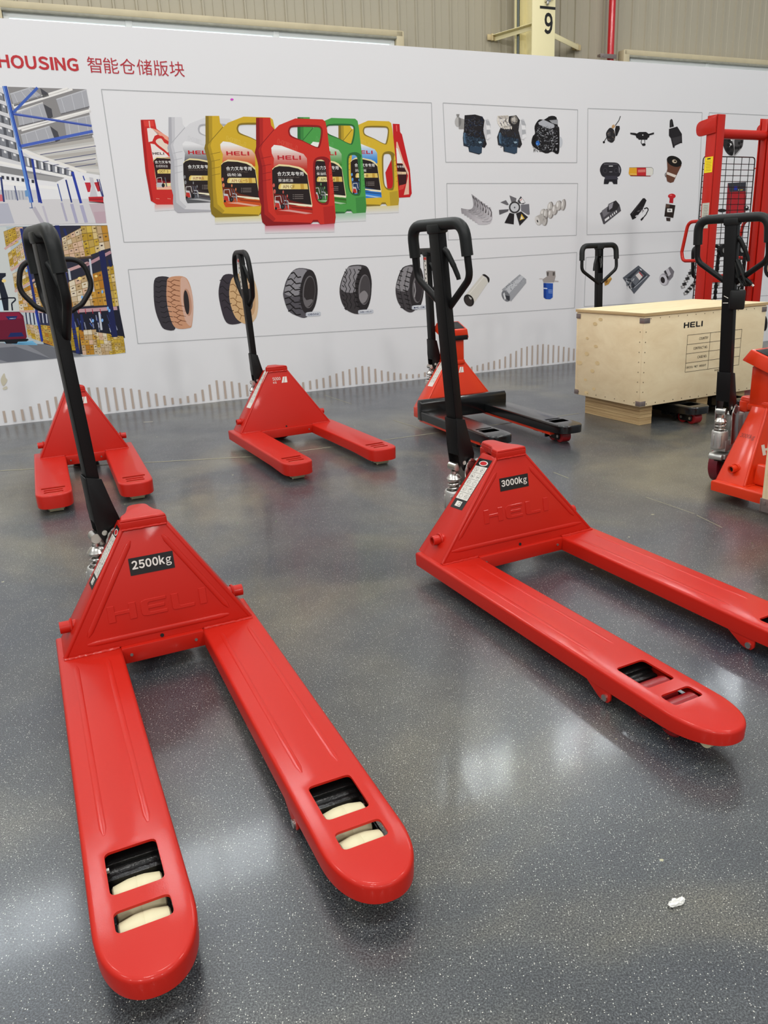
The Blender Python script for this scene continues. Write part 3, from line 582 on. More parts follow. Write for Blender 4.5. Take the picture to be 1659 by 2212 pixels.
P2('e8d078',[(305,790),(330,772),(560,775),(560,828),(310,828)],8); logo(it,c([(245,578)])[0],c([(395,548)])[0],'3c2024',8); text(it,'合力叉车专用',c([(275,697)])[0],c([(530,657)])[0],'f0ece8',8,.012); text(it,'合成制动油',c([(288,748)])[0],c([(440,712)])[0],'d8d0cc',8); text(it,'DOT 3',c([(338,818)])[0],c([(448,782)])[0],'5a3a1c',9,.01)
pline(it,c([(300,1000),(300,890),(360,880),(380,1000)]),1,'d8d4d0',9); P2('c4c4c8',[(295,950),(370,950),(385,1010),(300,1010)],9); P2('202024',ell(385,985,22,28,10),10); P2('5a6068',[(400,880),(415,880),(440,1005),(425,1005)],10)
for x in (250,400,500): pline(it,c([(x+40,1160),(x+85,1165)]),.9,'f0a08c',6)
P2('e04038',[(120,130),(255,128),(265,200),(140,205)],5); P2('f2b8a8',[(190,130),(205,130),(215,215),(200,215)],6)
jug('oil_jug_print','printed yellow jug, second from the right, with a blue label','dcb832','8a7426','f0d878','2a7fd8',frame(0.0003001, -0.0000553, 2.32083, -0.0000364, -0.0003482, 2.12121, -0.00002155, -0.00001450, 0.00371),1,'CI-II','eef2f6','防冻液',z=8)
# small red bottle right
c=frame(0.0004291, -0.0000746, 2.16736, -0.0000520, -0.0004695, 2.14134, -0.00003081, -0.00001956, 0.00366); it=item('oil_jug_print','printed red bottle at the right end')
P2('c81c20',[(1270,205),(1380,210),(1390,340),(1420,380),(1550,950),(1580,1340),(1550,1400),(1370,1410),(1200,1400),(1150,1000),(1290,700)],3); P2('ecc0a8',[(1330,500),(1345,500),(1440,800),(1530,1000),(1535,1355),(1450,1365),(1520,1050),(1400,800),(1325,600)],5); P2('f2efec',[(1325,600),(1350,610),(1430,850),(1340,850)],6); P2('3c1418',[(1335,850),(1430,860),(1500,1000),(1490,1180),(1370,1220)],6); P2('e8c8a0',[(1340,985),(1490,990),(1490,1030),(1345,1030)],7); P2('d84840',[(1380,1210),(1480,1190),(1440,1270),(1370,1290)],7); P2('e86058',[(1320,230),(1340,230),(1345,330),(1330,330)],6)
text(it,'车专用',c([(1340,925)])[0],c([(1450,885)])[0],'e8e0dc',8,.01); text(it,'DOT 3',c([(1345,1025)])[0],c([(1410,995)])[0],'5a3020',8)
jug('oil_jug_print','printed green jug right of the centre','4ea24c','2a6a34','7cc47a','3f8a34',frame(0.0003340, -0.0000605, 1.98695, -0.0000405, -0.0003807, 2.13539, -0.00002399, -0.00001586, 0.00361),1,'API CF-4','f2f5ee','柴油机油',z=20,apicol='3f5a1c')
jug('oil_jug_print','printed white jug, third from the left','dcdcdf','b4b4ba','c4c4c8','58585c',frame(0.0003317, -0.0000558, 1.02782, -0.0000402, -0.0003510, 2.10795, -0.00002382, -0.00001462, 0.00328),1,'抗磨液压','ececee',None,z=20,apicol='8a2420')
jug('oil_jug_print','printed yellow jug left of the centre','d6b02c','8c741e','f0d670','d0521c',frame(0.0003579, -0.0000602, 1.28878, -0.0000434, -0.0003787, 2.12584, -0.00002570, -0.00001578, 0.00338),1,'API GL-5','f4f2ee','齿轮油',z=34,apicol='9a4a1c')
jug('oil_jug_print','printed red jug in the centre, the largest','d23226','8e1418','f0806a','c02a1c',frame(0.0003778, -0.0000657, 1.66028, -0.0000458, -0.0004134, 2.12711, -0.00002713, -0.00001722, 0.00352),1,'API CF',z=48)
# ---------- tyres
def tyre(name,label,f,outer,face,hole,col,dark,grooves,l=3):
    it=item(name,label); poly(it,col,f(smooth(outer,3)),l); poly(it,grad(col,dark,.55),f(ell(*face[:4],28,face[4] if len(face)>4 else 0)),l+1)
    poly(it,dark,f(ell(*hole[:4],24,hole[4] if len(hole)>4 else 0)),l+2)
    for g,w,cc in grooves: pline(it,f(g),w,cc,l+1)
    return it
f=frame(0.0004889, -0.0000850, 0.75623, -0.0000592, -0.0005349, 1.07777, -0.00003511, -0.00002229, 0.00349)
it=item('tyre_print','printed black and tan tyre at the left end')
poly(it,'3a363c',f(smooth([(165,195),(350,185),(340,300),(330,600),(440,890),(290,900),(220,800),(160,620),(140,400)],4)),3); poly(it,'d09a78',f(smooth([(350,190),(540,172),(630,260),(685,520),(670,830),(620,885),(450,885),(370,750),(320,500),(320,300)],4)),4); poly(it,'d8b09c',f(smooth([(520,190),(590,210),(660,380),(685,560),(665,820),(630,850),(570,760),(520,520),(510,300)],4)),5); poly(it,'c09078',f(ell(605,530,55,190,24,-.12)),6); poly(it,'2c2628',f(ell(593,530,36,168,24,-.10)),7)
for k in range(9):
    y=230+k*70; x=k*12 if k>4 else 0; pline(it,f([(165+x,y+10),(215+x,y+25),(250+x,y),(320+x,y+10)]),1.3,'18161a',5); pline(it,f([(330+x,y+5),(375+x,y+20),(420+x,y-10),(500+x,y+5)]),1.5,'7a4a30',5); pline(it,f([(375+x,y+20),(395+x,y+45),(440+x,y+55)]),1.2,'7a4a30',5)
it=item('tyre_print','printed black and tan tyre behind the middle pallet truck handle')
poly(it,'3a343c',f(smooth([(1100,160),(1240,150),(1300,260),(1280,500),(1340,760),(1340,815),(1190,832),(1110,750),(1045,500),(1040,330)],4)),3); poly(it,'d6b080',f(smooth([(1240,180),(1330,130),(1480,180),(1560,330),(1580,520),(1550,720),(1490,815),(1380,820),(1270,740),(1200,560),(1180,400),(1200,250)],4)),4); poly(it,'dcbc98',f(ell(1495,480,85,300,28,-.06)),5); poly(it,'c8a078',f(ell(1480,490,62,220,28,-.06)),6); poly(it,'2e2a2c',f(ell(1462,490,46,150,24,-.05)),7)
for k in range(5): y=230+k*95; x=max(0,k-2)*30; pline(it,f([(1050+x,y),(1090+x,y-20),(1150+x,y+40),(1185+x,y+30)]),1.5,'1a161a',5); pline(it,f([(1195+x,y+60),(1240+x,y+50),(1290+x,y+100),(1340+x,y+110)]),1.6,'8a6238',5); pline(it,f([(1290+x,y+100),(1270+x,y+160)]),1.3,'8a6238',5)
f=frame(0.0006811, -0.0001184, 1.74188, -0.0000825, -0.0007452, 1.07178, -0.00004891, -0.00003105, 0.00394)
def pill(it,s,x0,y0,x1,y1,l=9):
    pts=smooth([(x0+15,y0),(x1-15,y0-6),(x1,y0+14),(x1-12,y1-6),(x0+15,y1),(x0,y1-18)],3); poly(it,'c6cad2',f(pts),l); poly(it,'e2e4e8',f([(x0+20,y0+5),(x1-20,y0-1),(x1-20,y0+9),(x0+20,y0+15)]),l+1); text(it,s,f([(x0+24,y1-10)])[0],f([(x1-22,y0+6)])[0],'1c2450',l+2,.02)
it=item('tyre_print','printed black tyre tagged OB502'); poly(it,'57545a',f(smooth([(240,100),(380,105),(440,160),(470,320),(440,500),(350,612),(260,600),(160,540),(110,400),(110,330),(150,200)],4)),3); poly(it,'8f8d92',f(smooth([(230,110),(350,110),(330,180),(290,260),(265,380),(150,380),(120,330),(170,190)],3)),4); poly(it,'2c282a',f(ell(375,345,92,235,30,.06)),5); poly(it,'6a6668',f(ell(378,345,66,172,28,.06)),6); poly(it,'302b2c',f(ell(382,345,58,160,28,.06)),7); poly(it,'6e6a6c',f(smooth([(330,400),(350,430),(400,420),(420,440),(370,500),(330,470)],3)),8)
for k in range(7):
    y=130+k*66; e=((k-3.4)/3.6)**2*75; pline(it,f([(120+e,y+22),(165+e*.8,y+8),(225+e*.5,y+62),(300+e*.1-12,y+55)]),2.4,'1a1718',5)
    if k<6: pline(it,f([(165+e*.8,y+80),(215+e*.55,y+38)]),1.3,'1a1718',5)
for k in range(7): y=250+k*45; pline(it,f([(270,y),(310,y+8)]),1.4,'1c191a',8)
pill(it,'OB502',345,558,500,602)
it=item('tyre_print','printed black tyre tagged MB-413'); poly(it,'3c383a',f(smooth([(820,65),(950,62),(1010,110),(1040,260),(1010,440),(920,572),(800,550),(730,470),(700,340),(720,220),(770,110)],4)),3); poly(it,'8e8b8f',f(smooth([(800,80),(930,75),(890,160),(860,260),(860,350),(720,330),(730,220),(770,120)],3)),4); poly(it,'2a2628',f(ell(955,320,82,235,30,.03)),5); poly(it,'716d70',f(ell(962,320,62,160,28,.03)),6); poly(it,'4a4648',f(ell(968,320,54,150,28,.03)),7); poly(it,'8a8688',f(smooth([(905,380),(960,330),(1000,380),(970,450),(925,455)],3)),8)
for j,x0 in enumerate((770,810,855)): pline(it,f([(x0+ (12 if k%2 else -8)+abs(k-4)*3.5-10,100+k*42) for k in range(11)]),1.5,'1c191a',5)
for k in range(9): y=110+k*48; pline(it,f([(730-10+abs(k-4)*8,y+20),(750-10+abs(k-4)*8,y+40)]),1.8,'1a1718',6); pline(it,f([(850+abs(k-5)*9,y),(885+abs(k-5)*9,y+8)]),2.4,'151213',6)
pill(it,'MB-413',897,535,1055,575)
it=item('tyre_print','printed black tyre tagged K3'); poly(it,'454144',f(smooth([(1400,70),(1500,60),(1560,130),(1588,260),(1570,430),(1480,550),(1400,545),(1320,460),(1290,330),(1310,210),(1350,110)],4)),3); poly(it,'8e8b8e',f(smooth([(1380,90),(1470,85),(1440,200),(1420,330),(1300,320),(1320,210)],3)),4); poly(it,'2e2a2c',f(ell(1515,300,75,235,30,.03)),5); poly(it,'6e6a6c',f(ell(1522,310,55,150,28,.03)),6); poly(it,'353033',f(ell(1530,310,44,140,28,.03)),7); pline(it,f([(1490,250),(1500,330),(1490,400)]),2,'a8a4a6',8)
for k in range(9): y=110+k*48; x=abs(k-3.8)*11; pline(it,f([(1310-15+x,y+10),(1345-15+x,y+22)]),1.8,'1a1718',5); pline(it,f([(1370+x-5,y+20),(1420+x-5,y+38)]),2,'1a1718',5)
for x0 in (1335,1395): pline(it,f([(x0+abs(k-4)*10-10,90+k*44) for k in range(11)]),1.2,'1c191a',5)
pill(it,'K3',1462,488,1618,530)
# ---------- engines
f=frame(0.0005429, -0.0000944, 3.33090, -0.0000658, -0.0005940, 2.20863, -0.00003898, -0.00002475, 0.00412)
def speck(it,f,x0,y0,x1,y1,n,cols,l,s=14,inside=None):
    for _ in range(n):
        x,y=AR.uniform(x0,x1),AR.uniform(y0,y1)
        if inside and not inside(x,y): continue
        a=AR.uniform(0,3.14); dx,dy=math.cos(a)*AR.uniform(.5,1.6)*s,math.sin(a)*AR.uniform(.5,1.6)*s; line(it,f([(x-dx,y-dy)])[0],f([(x+dx,y+dy)])[0],AR.uniform(.5,1.5),AR.choice(cols),l)
for ox,kind in ((0,0),(487,1)):
    it=item('engine_print','printed dark engine with %s'%('silver air filter, left' if kind==0 else 'white intake pipes, centre')); g=lambda pts:f([(x+ox,y) for x,y in pts])
    poly(it,'cfcfd2',g([(520,170),(545,175),(570,250),(575,380),(545,460),(500,450),(470,300)]),3)
    for k in range(4): poly(it,grad('b4b6ba','ececee',k%2),g([(500+k*8,180+k*70),(550+k*6,200+k*60),(575,260+k*55),(520,260+k*65)]),4)
    if kind==0:
        poly(it,'b8b6b4',g(ell(125,210,45,70,20)),3); poly(it,'9a9896',g([(130,150),(220,180),(215,310),(135,310)]),3); poly(it,'8a8886',g([(100,105),(145,105),(135,150),(110,150)]),4)
        poly(it,'221f22',g([(215,120),(360,110),(460,140),(490,190),(470,330),(520,520),(490,570),(455,560),(450,640),(415,662),(280,625),(265,560),(200,540),(190,430),(205,330)]),4)
    else:
        poly(it,'2c2a2c',g([(300,140),(440,120),(490,190),(470,330),(520,520),(490,570),(455,560),(450,640),(415,650),(265,620),(260,555),(190,530),(175,420),(215,310)]),4)
        for k in range(4): pline(it,g([(195+k*42,130),(190+k*42,210),(230+k*45,275+k*6),(290+k*30,295)]),5.5,'ddd6cc',6); pline(it,g([(190+k*42,140),(186+k*42,210),(226+k*45,275+k*6)]),1,'f6f2ec',7)
        poly(it,'d2cac0',g([(190,130),(330,120),(320,165),(195,165)]),6); poly(it,'8e8880',g(ell(410,185,48,60,16)),6); poly(it,'c4beb6',g(ell(405,180,28,38,12)),7)
    poly(it,'273442',g([(205,400),(440,440),(480,470),(455,560),(450,635),(415,655),(275,620),(265,555),(200,530)]),5); poly(it,'33465a',g([(285,545),(455,560),(448,635),(415,650),(280,615)]),6); poly(it,'3a5068',g([(195,360),(235,370),(240,520),(200,500)]),6)
    pline(it,g([(220,360),(205,430),(225,510)]),2,'5a7890',7)
    speck(it,g,215,140,465,420,150 if kind==0 else 45,['121012','2e3038','464c58','1c2a48','55555c','2a3a58'],7,11); speck(it,g,230,400,480,560,80,['1a232e','3a5068','4a6078','131a22'],7,10); poly(it,'8ca4b4',g([(400,485),(440,480),(455,500),(420,510)]),8)
it=item('engine_print','printed black and silver engine, right'); poly(it,'c8ccd2',f(ell(1530,490,35,75,16)),3); poly(it,'1a181a',f(smooth([(1180,270),(1240,180),(1310,180),(1400,130),(1480,150),(1500,270),(1520,310),(1520,600),(1490,655),(1420,620),(1330,645),(1150,540),(1150,420),(1185,370)],3)),4)
poly(it,'b4b6bc',f([(1230,220),(1300,180),(1450,250),(1450,290),(1390,310),(1240,250)]),5); speck(it,f,1210,270,1490,610,230,['a0a2a8','6a6c72','c8cad0','4a4a50','2a2a2e','8a8c92'],6,9); speck(it,f,1160,400,1330,620,60,['0e0c0e','1c1a1c'],7,18); poly(it,'2a66b8',f(ell(1222,505,28,34,14)),8); poly(it,'7ab0e8',f(ell(1212,515,8,12,8)),9); poly(it,'121012',f(ell(1478,590,38,60,16)),7); poly(it,'8a8a8e',f(ell(1478,590,12,20,10)),8); poly(it,'1c1a1c',f([(1370,135),(1480,145),(1480,180),(1370,190)]),7); poly(it,'9a9ca0',f([(1380,190),(1500,180),(1500,250),(1420,230)]),7)
# ---------- bearing shells, fan, crankshaft
f=frame(0.0005593, -0.0000973, 3.36175, -0.0000678, -0.0006120, 1.60720, -0.00004016, -0.00002550, 0.00431)
it=item('bearing_shell_print','printed grey bearing shells')
for k in range(7):
    x,y=k*37,k*26; poly(it,grad('9c989c','c8c4c8',k/6),f([(100+x,315+y*.95)]+[(100+x+ (245-100)*t + 70*math.sin(math.pi*t)*1.25, 315+y*.95 -195*t*(1-.1*k/6) +95*math.sin(math.pi*t)) for t in [q/10 for q in range(11)]]+[(285+x*.9,150+y)]+[(110+x + (285-110)*t+ 80*math.sin(math.pi*t)*1.2, 390+y*.95-240*t+ 90*math.sin(math.pi*t)) for t in [1-q/10 for q in range(11)]]),3+k)
    pline(it,f([(170+x+ (285-170)*t+70*math.sin(math.pi*t), 345+y-200*t+75*math.sin(math.pi*t)) for t in [q/8 for q in range(9)]]),1.2,'f0eef0' if k<6 else 'd8d4d8',3+k); pline(it,f([(262+x,150+y),(300+x,215+y),(292+x,280+y)]),2.2,'2c282c',3+k)
it=item('fan_print','printed black cooling fan')
cx,cy=840,305
for pts,col in (([(770,140),(865,180),(855,240),(800,245)],'6e6c70'),([(925,150),(990,240),(960,260),(900,250),(880,220)],'4a484c'),([(925,270),(1040,258),(1048,400),(1030,410),(930,350)],'77767c'),([(860,390),(930,360),(1025,440),(910,560)],'2a272a'),([(770,380),(835,395),(828,540),(700,520)],'231f22'),([(625,340),(760,330),(750,360),(630,408)],'5e5c60'),([(645,235),(720,205),(760,265),(740,275)],'6e6c70')): poly(it,col,f(pts),3)
poly(it,'f0eeee',f([(905,200),(940,175),(985,240),(930,250)]),4); poly(it,'c04a40',f([(915,210),(940,185),(944,190),(920,218)]),5); poly(it,'e2b838',f([(935,395),(978,460),(910,485)]),4); poly(it,'f6f0e0',f([(933,420),(955,460),(922,470)]),5); poly(it,'3c3a3c',f(ell(cx,cy,78,82,20)),5); poly(it,'cdced2',f(ell(cx,cy,58,60,20)),6); poly(it,'6e7074',f(ell(cx,cy+2,12,13,10)),7)
it=item('crankshaft_print','printed silver crankshaft')
for x,y,rx,ry in ((1510,270,30,80),(1445,280,45,70),(1390,340,40,72),(1330,300,38,75),(1335,390,38,70),(1270,400,32,75),(1230,390,40,65),(1255,490,34,70)): poly(it,'8e8884',f(ell(x+8,y,rx,ry,16,.1)),3); poly(it,'c4bfba',f(ell(x-6,y,rx*.8,ry*.95,16,.1)),4); poly(it,'ece8e4',f(ell(x-14,y-12,rx*.3,ry*.5,10,.1)),5)
poly(it,'bab5b0',f([(1130,430),(1220,390),(1260,500),(1180,555)]),5); poly(it,'d8d4d0',f(ell(1155,490,30,62,16,-.3)),6); poly(it,'2a2626',f(ell(1155,495,9,20,10,-.3)),7)
# ---------- electrical parts (3x3)
f=frame(0.0004986, -0.0000867, 4.77446, -0.0000604, -0.0005456, 2.21493, -0.00003580, -0.00002273, 0.00463)
it=item('switch_print','printed black steering switch with lever'); pline(it,f([(455,80),(430,150),(370,235)]),1.6,'202022',3); pline(it,f([(230,430),(175,515)]),1.6,'202022',3); poly(it,'2a282a',f(smooth([(290,270),(350,310),(370,420),(340,500),(290,510),(240,460),(220,370),(245,310)],3)),4); poly(it,'1e1c1e',f([(380,240),(440,240),(445,290),(400,400),(375,410),(365,300)]),4); poly(it,'4a484a',f(ell(270,370,30,40,12)),5); poly(it,'c8a070',f([(320,230),(350,215),(370,250),(340,285),(310,270)]),5); poly(it,'161416',f(ell(185,505,18,20,8)),4); speck(it,f,240,320,360,480,14,['505052','0c0c0e','7a6a5a'],6,14)
it=item('handle_head_print','printed black tiller head'); poly(it,'1e1c1e',f([(615,350),(690,355),(720,365),(760,340),(870,338),(915,370),(1000,345),(1002,375),(930,395),(920,430),(905,430),(890,465),(755,465),(735,440),(720,440),(700,395),(615,375)]),3); poly(it,'e8e8e8',f(ell(818,390,10,10,8)),4); pline(it,f([(800,465),(790,510),(820,560)]),1.5,'1e1c1e',3); pline(it,f([(850,465),(855,560)]),1.2,'2a282a',3); poly(it,'1e1c1e',f(ell(835,545,30,22,12)),4)
it=item('joystick_print','printed black joystick box'); poly(it,'242124',f([(1245,290),(1380,250),(1455,370),(1460,520),(1435,520),(1340,565),(1335,595),(1312,595),(1275,440),(1245,400)]),3); poly(it,'3a373a',f([(1290,440),(1450,400),(1440,495),(1330,550)]),4); poly(it,'1a181a',f([(1255,270),(1260,150),(1285,125),(1305,145),(1325,250)]),4); pline(it,f([(1280,150),(1280,260)]),1,'5a585a',5)
f=frame(0.0005055, -0.0000879, 4.78781, -0.0000612, -0.0005532, 1.91201, -0.00003630, -0.00002305, 0.00473)
it=item('instrument_print','printed dark instrument panel'); poly(it,'2a282e',f(smooth([(180,240),(290,232),(410,245),(465,330),(455,420),(400,470),(190,470),(130,400),(125,320)],4)),3); poly(it,'55535a',f([(190,250),(400,252),(415,270),(175,270)]),4); poly(it,'3c3a44',f([(205,450),(390,450),(420,505),(195,510)]),5); poly(it,'232127',f([(190,505),(405,505),(405,585),(340,585),(320,545),(275,545),(255,585),(182,585)]),4)
for x in (205,385): poly(it,'4a4850',f(ell(x,365,32,38,14)),5); poly(it,'26242a',f(ell(x,365,26,32,14)),6)
poly(it,'e0e0e2',f([(265,285),(330,285),(330,298),(265,298)]),6); poly(it,'8a888e',f([(275,380),(320,380),(320,392),(275,392)]),6); poly(it,'77757c',f([(420,280),(450,330),(445,410),(430,400)]),5)
it=item('tail_lamp_print','printed amber red and clear lamp'); poly(it,'e8a92c',f([(600,315),(725,315),(725,445),(605,440),(588,410)]),3); poly(it,'c42a30',f([(720,318),(872,318),(872,450),(722,448)]),4); poly(it,'e4e2d8',f([(872,318),(960,318),(988,340),(985,415),(955,448),(872,450)]),4); poly(it,'8a2420',f([(610,440),(950,448),(940,460),(620,455)]),5); poly(it,'e07a70',f([(740,350),(860,345),(860,390),(740,395)]),5); pline(it,f([(600,315),(960,312),(990,340),(985,420)]),.8,'8a8a84',5); pline(it,f([(610,420),(720,425)]),1,'f6d880',5)
it=item('horn_print','printed brown horn with black mouth'); poly(it,'6a4434',f([(1212,190),(1450,280),(1360,460),(1320,550),(1270,565),(1215,540),(1195,430),(1220,340)]),3); poly(it,'e8dcd0',f([(1215,385),(1365,440),(1345,480),(1205,425)]),4); poly(it,'161210',f(ell(1332,215,128,82,26,.42)),5); poly(it,'c8b8a0',f(ell(1335,215,40,30,14,.3)),6); poly(it,'2a2018',f(ell(1345,212,20,15,10)),7); pline(it,f([(1195,400),(1180,430),(1195,470)]),1.4,'2a1c18',4)
it=item('pedal_print','printed grey pedal'); poly(it,'4e4b50',f([(120,1060),(380,850),(440,920),(465,1020),(190,1240),(175,1230)]),3); poly(it,'77747a',f([(150,1020),(260,940),(290,1040),(180,1130)]),4); poly(it,'2e2b2e',f([(235,1000),(260,910),(380,850),(435,930),(400,1000),(290,1045),(240,1040)]),4); poly(it,'96939a',f([(260,920),(340,880),(320,970),(270,1010)]),5); poly(it,'e8e6e8',f([(195,1160),(265,1110),(275,1140),(205,1195)]),5)
for k in range(4): poly(it,'e4e2e4',f([(285+k*30,1100-k*25),(300+k*30,1085-k*25),(310+k*30,1120-k*25),(295+k*30,1130-k*25)]),5)
it=item('accelerator_print','printed black accelerator pedal with cable'); poly(it,'1e1a1c',f([(612,1075),(820,815),(850,815),(880,850),(820,990),(700,1140),(650,1165)]),3); pline(it,f([(780,870),(640,1080)]),1.2,'4a464a',4); pline(it,f([(840,985),(890,970),(910,1000),(870,1080),(800,1165)]),2.2,'1a1618',4); poly(it,'1a1618',f([(780,1160),(820,1120),(830,1150),(795,1185)]),5); poly(it,'d8d4d8',f([(695,1105),(735,1085),(730,1110),(700,1120)]),5); speck(it,f,740,960,840,1080,10,['6a666a','3a363a','908c90'],5,14)
it=item('stop_switch_print','printed black switch with red mushroom knob'); poly(it,'c8242c',f(ell(1292,780,62,40,18)),4); poly(it,'b81c26',f([(1258,800),(1320,800),(1312,895),(1250,890)]),3); poly(it,'ee6a68',f(ell(1275,765,22,12,10)),5); poly(it,'2a201c',f([(1195,905),(1350,930),(1315,1135),(1170,1110)]),4); poly(it,'5a463c',f([(1195,905),(1260,915),(1250,970),(1190,965)]),5); poly(it,'f0eeea',f([(1215,985),(1298,985),(1298,1042),(1215,1042)]),6); poly(it,'8a8a8a',f(ell(1256,1012,24,14,10)),7); poly(it,'3a2e2a',f([(1200,1130),(1270,1135),(1265,1190),(1205,1185)]),4)
# ---------- filters
f=frame(0.0005733, -0.0000997, 3.35042, -0.0000695, -0.0006273, 1.04699, -0.00004117, -0.00002613, 0.00448)
it=item('filter_print','printed cream air filter'); poly(it,'d8d4ca',f([(160,560),(390,280),(490,360),(285,660)]),3); pline(it,f([(200,560),(420,300)]),2,'e6e2da',4); poly(it,'262222',f(smooth([(395,280),(430,270),(490,320),(490,375),(475,380),(455,320)],3)),4); poly(it,'1e1b1a',f(ell(210,630,65,88,20,-.5)),5); poly(it,'383230',f(ell(205,640,48,68,18,-.5)),6); poly(it,'b8b4b0',f([(205,570),(250,600),(240,625),(215,600)]),7)
it=item('filter_print','printed perforated metal filter'); poly(it,'a3a5aa',f([(665,480),(910,270),(1000,340),(1000,390),(790,645)]),3); poly(it,'c6c8cc',f([(720,470),(930,285),(970,310),(760,540)]),4); speck(it,f,700,300,980,600,130,['83868c','dcdee2','6e7178'],5,4,lambda x,y:abs((y-(480-(x-665)*.86))-60)<75); poly(it,'77797e',f(ell(720,570,52,82,18,-.5)),5); poly(it,'3a3c42',f([(705,560),(770,570),(770,640),(735,620)]),6); poly(it,'dcdee0',f([(680,540),(700,520),(720,600),(705,630)]),6)
it=item('filter_print','printed blue fuel filter with grey head'); poly(it,'2a56b0',f([(1238,390),(1370,395),(1365,590),(1330,615),(1270,612),(1240,590)]),3); poly(it,'1c3f90',f([(1238,390),(1275,392),(1275,610),(1240,590)]),4); poly(it,'a49c98',f([(1225,340),(1285,300),(1275,230),(1300,220),(1400,225),(1405,300),(1385,380),(1240,385)]),4); poly(it,'5a5450',f([(1285,240),(1310,240),(1305,295),(1285,290)]),5); poly(it,'5a5450',f([(1365,240),(1395,240),(1390,290),(1365,290)]),5); poly(it,'d0c8c4',f([(1180,325),(1225,325),(1225,338),(1180,335)]),4); poly(it,'c0b8b4',f([(1390,355),(1445,362),(1445,376),(1390,370)]),4); poly(it,'d8e0f0',f([(1240,455),(1290,460),(1290,475),(1240,470)]),5)
for k in range(3): line(it,f([(1305,485+k*20)])[0],f([(1360,488+k*20)])[0],1,'9ab4e4',5)
# ---------- fittings
f=frame(0.0005734, -0.0000997, 4.82650, -0.0000695, -0.0006275, 1.03382, -0.00004118, -0.00002614, 0.00506)
it=item('fitting_print','printed brass fitting'); poly(it,'b88a40',f([(165,430),(250,370),(290,430),(240,510),(185,535)]),3); poly(it,'e0c078',f([(215,395),(255,375),(275,420),(235,440)]),4); poly(it,'7a5424',f([(175,430),(205,410),(230,470),(200,500)]),4)
it=item('floor_mat_print','printed grey moulded tray'); poly(it,'5c6068',f([(685,230),(860,380),(620,655),(575,590),(450,415)]),3); poly(it,'3c4048',f([(690,270),(810,375),(625,570),(500,430)]),4); poly(it,'6c7078',f([(685,300),(770,380),(640,530),(560,440)]),5); poly(it,'e6e0dc',f([(640,375),(690,335),(745,400),(700,450)]),6); poly(it,'b83a40',f([(690,335),(705,325),(750,385),(745,400)]),7); speck(it,f,500,410,620,570,30,['d8dce0','1a1a1e','8a9098','f0f0f2'],7,18); pline(it,f([(620,565),(815,385)]),1.6,'aeb2ba',6); poly(it,'c8ccd2',f([(700,275),(730,285),(735,310),(710,300)]),6)
it=item('bush_print','printed chrome bush'); poly(it,'7a767c',f([(1065,320),(1160,245),(1220,320),(1200,400),(1130,480)]),3); poly(it,'c8c4ca',f([(1090,300),(1130,268),(1170,360),(1130,400)]),4); poly(it,'3a363a',f([(1070,315),(1090,300),(1150,430),(1125,450)]),5); poly(it,'a8a4aa',f(ell(1072,440,72,92,24,-.25)),5); poly(it,'cfccd2',f(ell(1058,445,56,80,22,-.25)),6); poly(it,'2c2628',f(ell(1048,448,32,48,20,-.2)),7)
it=item('chain_print','printed steel chain')
for (x0,y0),(x1,y1) in (((1530,220),(1330,590)),((1560,460),(1370,670))):
    for k in range(9):
        t=k/9; x,y=x0+(x1-x0)*t,y0+(y1-y0)*t; poly(it,['9a9898','3c3a3a'][k%2],f([(x-38,y-12),(x+20,y-30),(x+34,y+14),(x-24,y+32)]),3+k%2); poly(it,['dcdad8','161414'][k%2],f(ell(x,y,14,12,8)),6)
# behind the stacker
f=frame(0.0004149, -0.0000722, 5.95151, -0.0000503, -0.0004540, 2.28784, -0.00002980, -0.00001891, 0.00500)
it=item('bearing_print','printed perforated steel drum'); poly(it,'b4b2b2',f(smooth([(600,520),(700,480),(980,500),(1020,640),(1000,830),(880,1000),(780,1050),(680,960),(600,740)],4)),3); poly(it,'4a4848',f([(830,700),(990,540),(1020,700),(1000,830),(830,1020)]),4); poly(it,'2c2a2a',f(ell(705,800,105,225,24,-.3)),4); poly(it,'e8e6e4',f([(690,600),(740,580),(790,700),(770,720)]),5)
for x,y in ((660,520),(765,545),(840,535),(905,530),(780,635),(855,640),(925,640),(980,730),(930,760),(960,840),(910,860),(860,860)): poly(it,'1c1a1a',f(ell(x,y,26,34,12)),6)
for x,y,r in ((640,650,50),(720,700,34),(710,800,34),(770,840,34),(700,890,40),(770,980,40)): poly(it,'171515',f(ell(x,y,r,r*1.1,12)),6)
poly(it,'dcdad8',f([(700,780),(760,760),(780,800),(730,840)]),5)
it=item('machine_print','printed red machine with dark console'); poly(it,'8e2028',f([(695,1590),(1070,1575),(1060,2400),(640,2420)]),3); poly(it,'b42830',f([(745,1770),(1030,1770),(1015,2400),(690,2420)]),4); poly(it,'3a3a42',f([(695,1590),(1075,1570),(1065,1760),(735,1775)]),5); poly(it,'2438a0',f([(825,1660),(890,1655),(890,1735),(825,1740)]),6); poly(it,'e8e4d8',f([(915,1720),(940,1718),(940,1745),(915,1745)]),6); poly(it,'c8a850',f([(950,1725),(1005,1720),(1005,1740),(950,1745)]),6); poly(it,'1a181a',f(ell(575,2160,90,36,16)),5); poly(it,'1a181a',f(ell(1080,2110,50,55,16)),5); poly(it,'e8e8e8',f(ell(1085,2090,18,20,8)),6)
f=frame(0.0027114, -0.0004715, 0.08552, -0.0003285, -0.0029669, 2.72972, -0.00019470, -0.00012360, 0.00571)
it=item('wheel_print','printed dark wheel cut off by the right edge'); poly(it,'1e1c1e',f(ell(1662,580,12,20,16)),3); poly(it,'b8a088',f(ell(1664,580,7,12,12)),4)
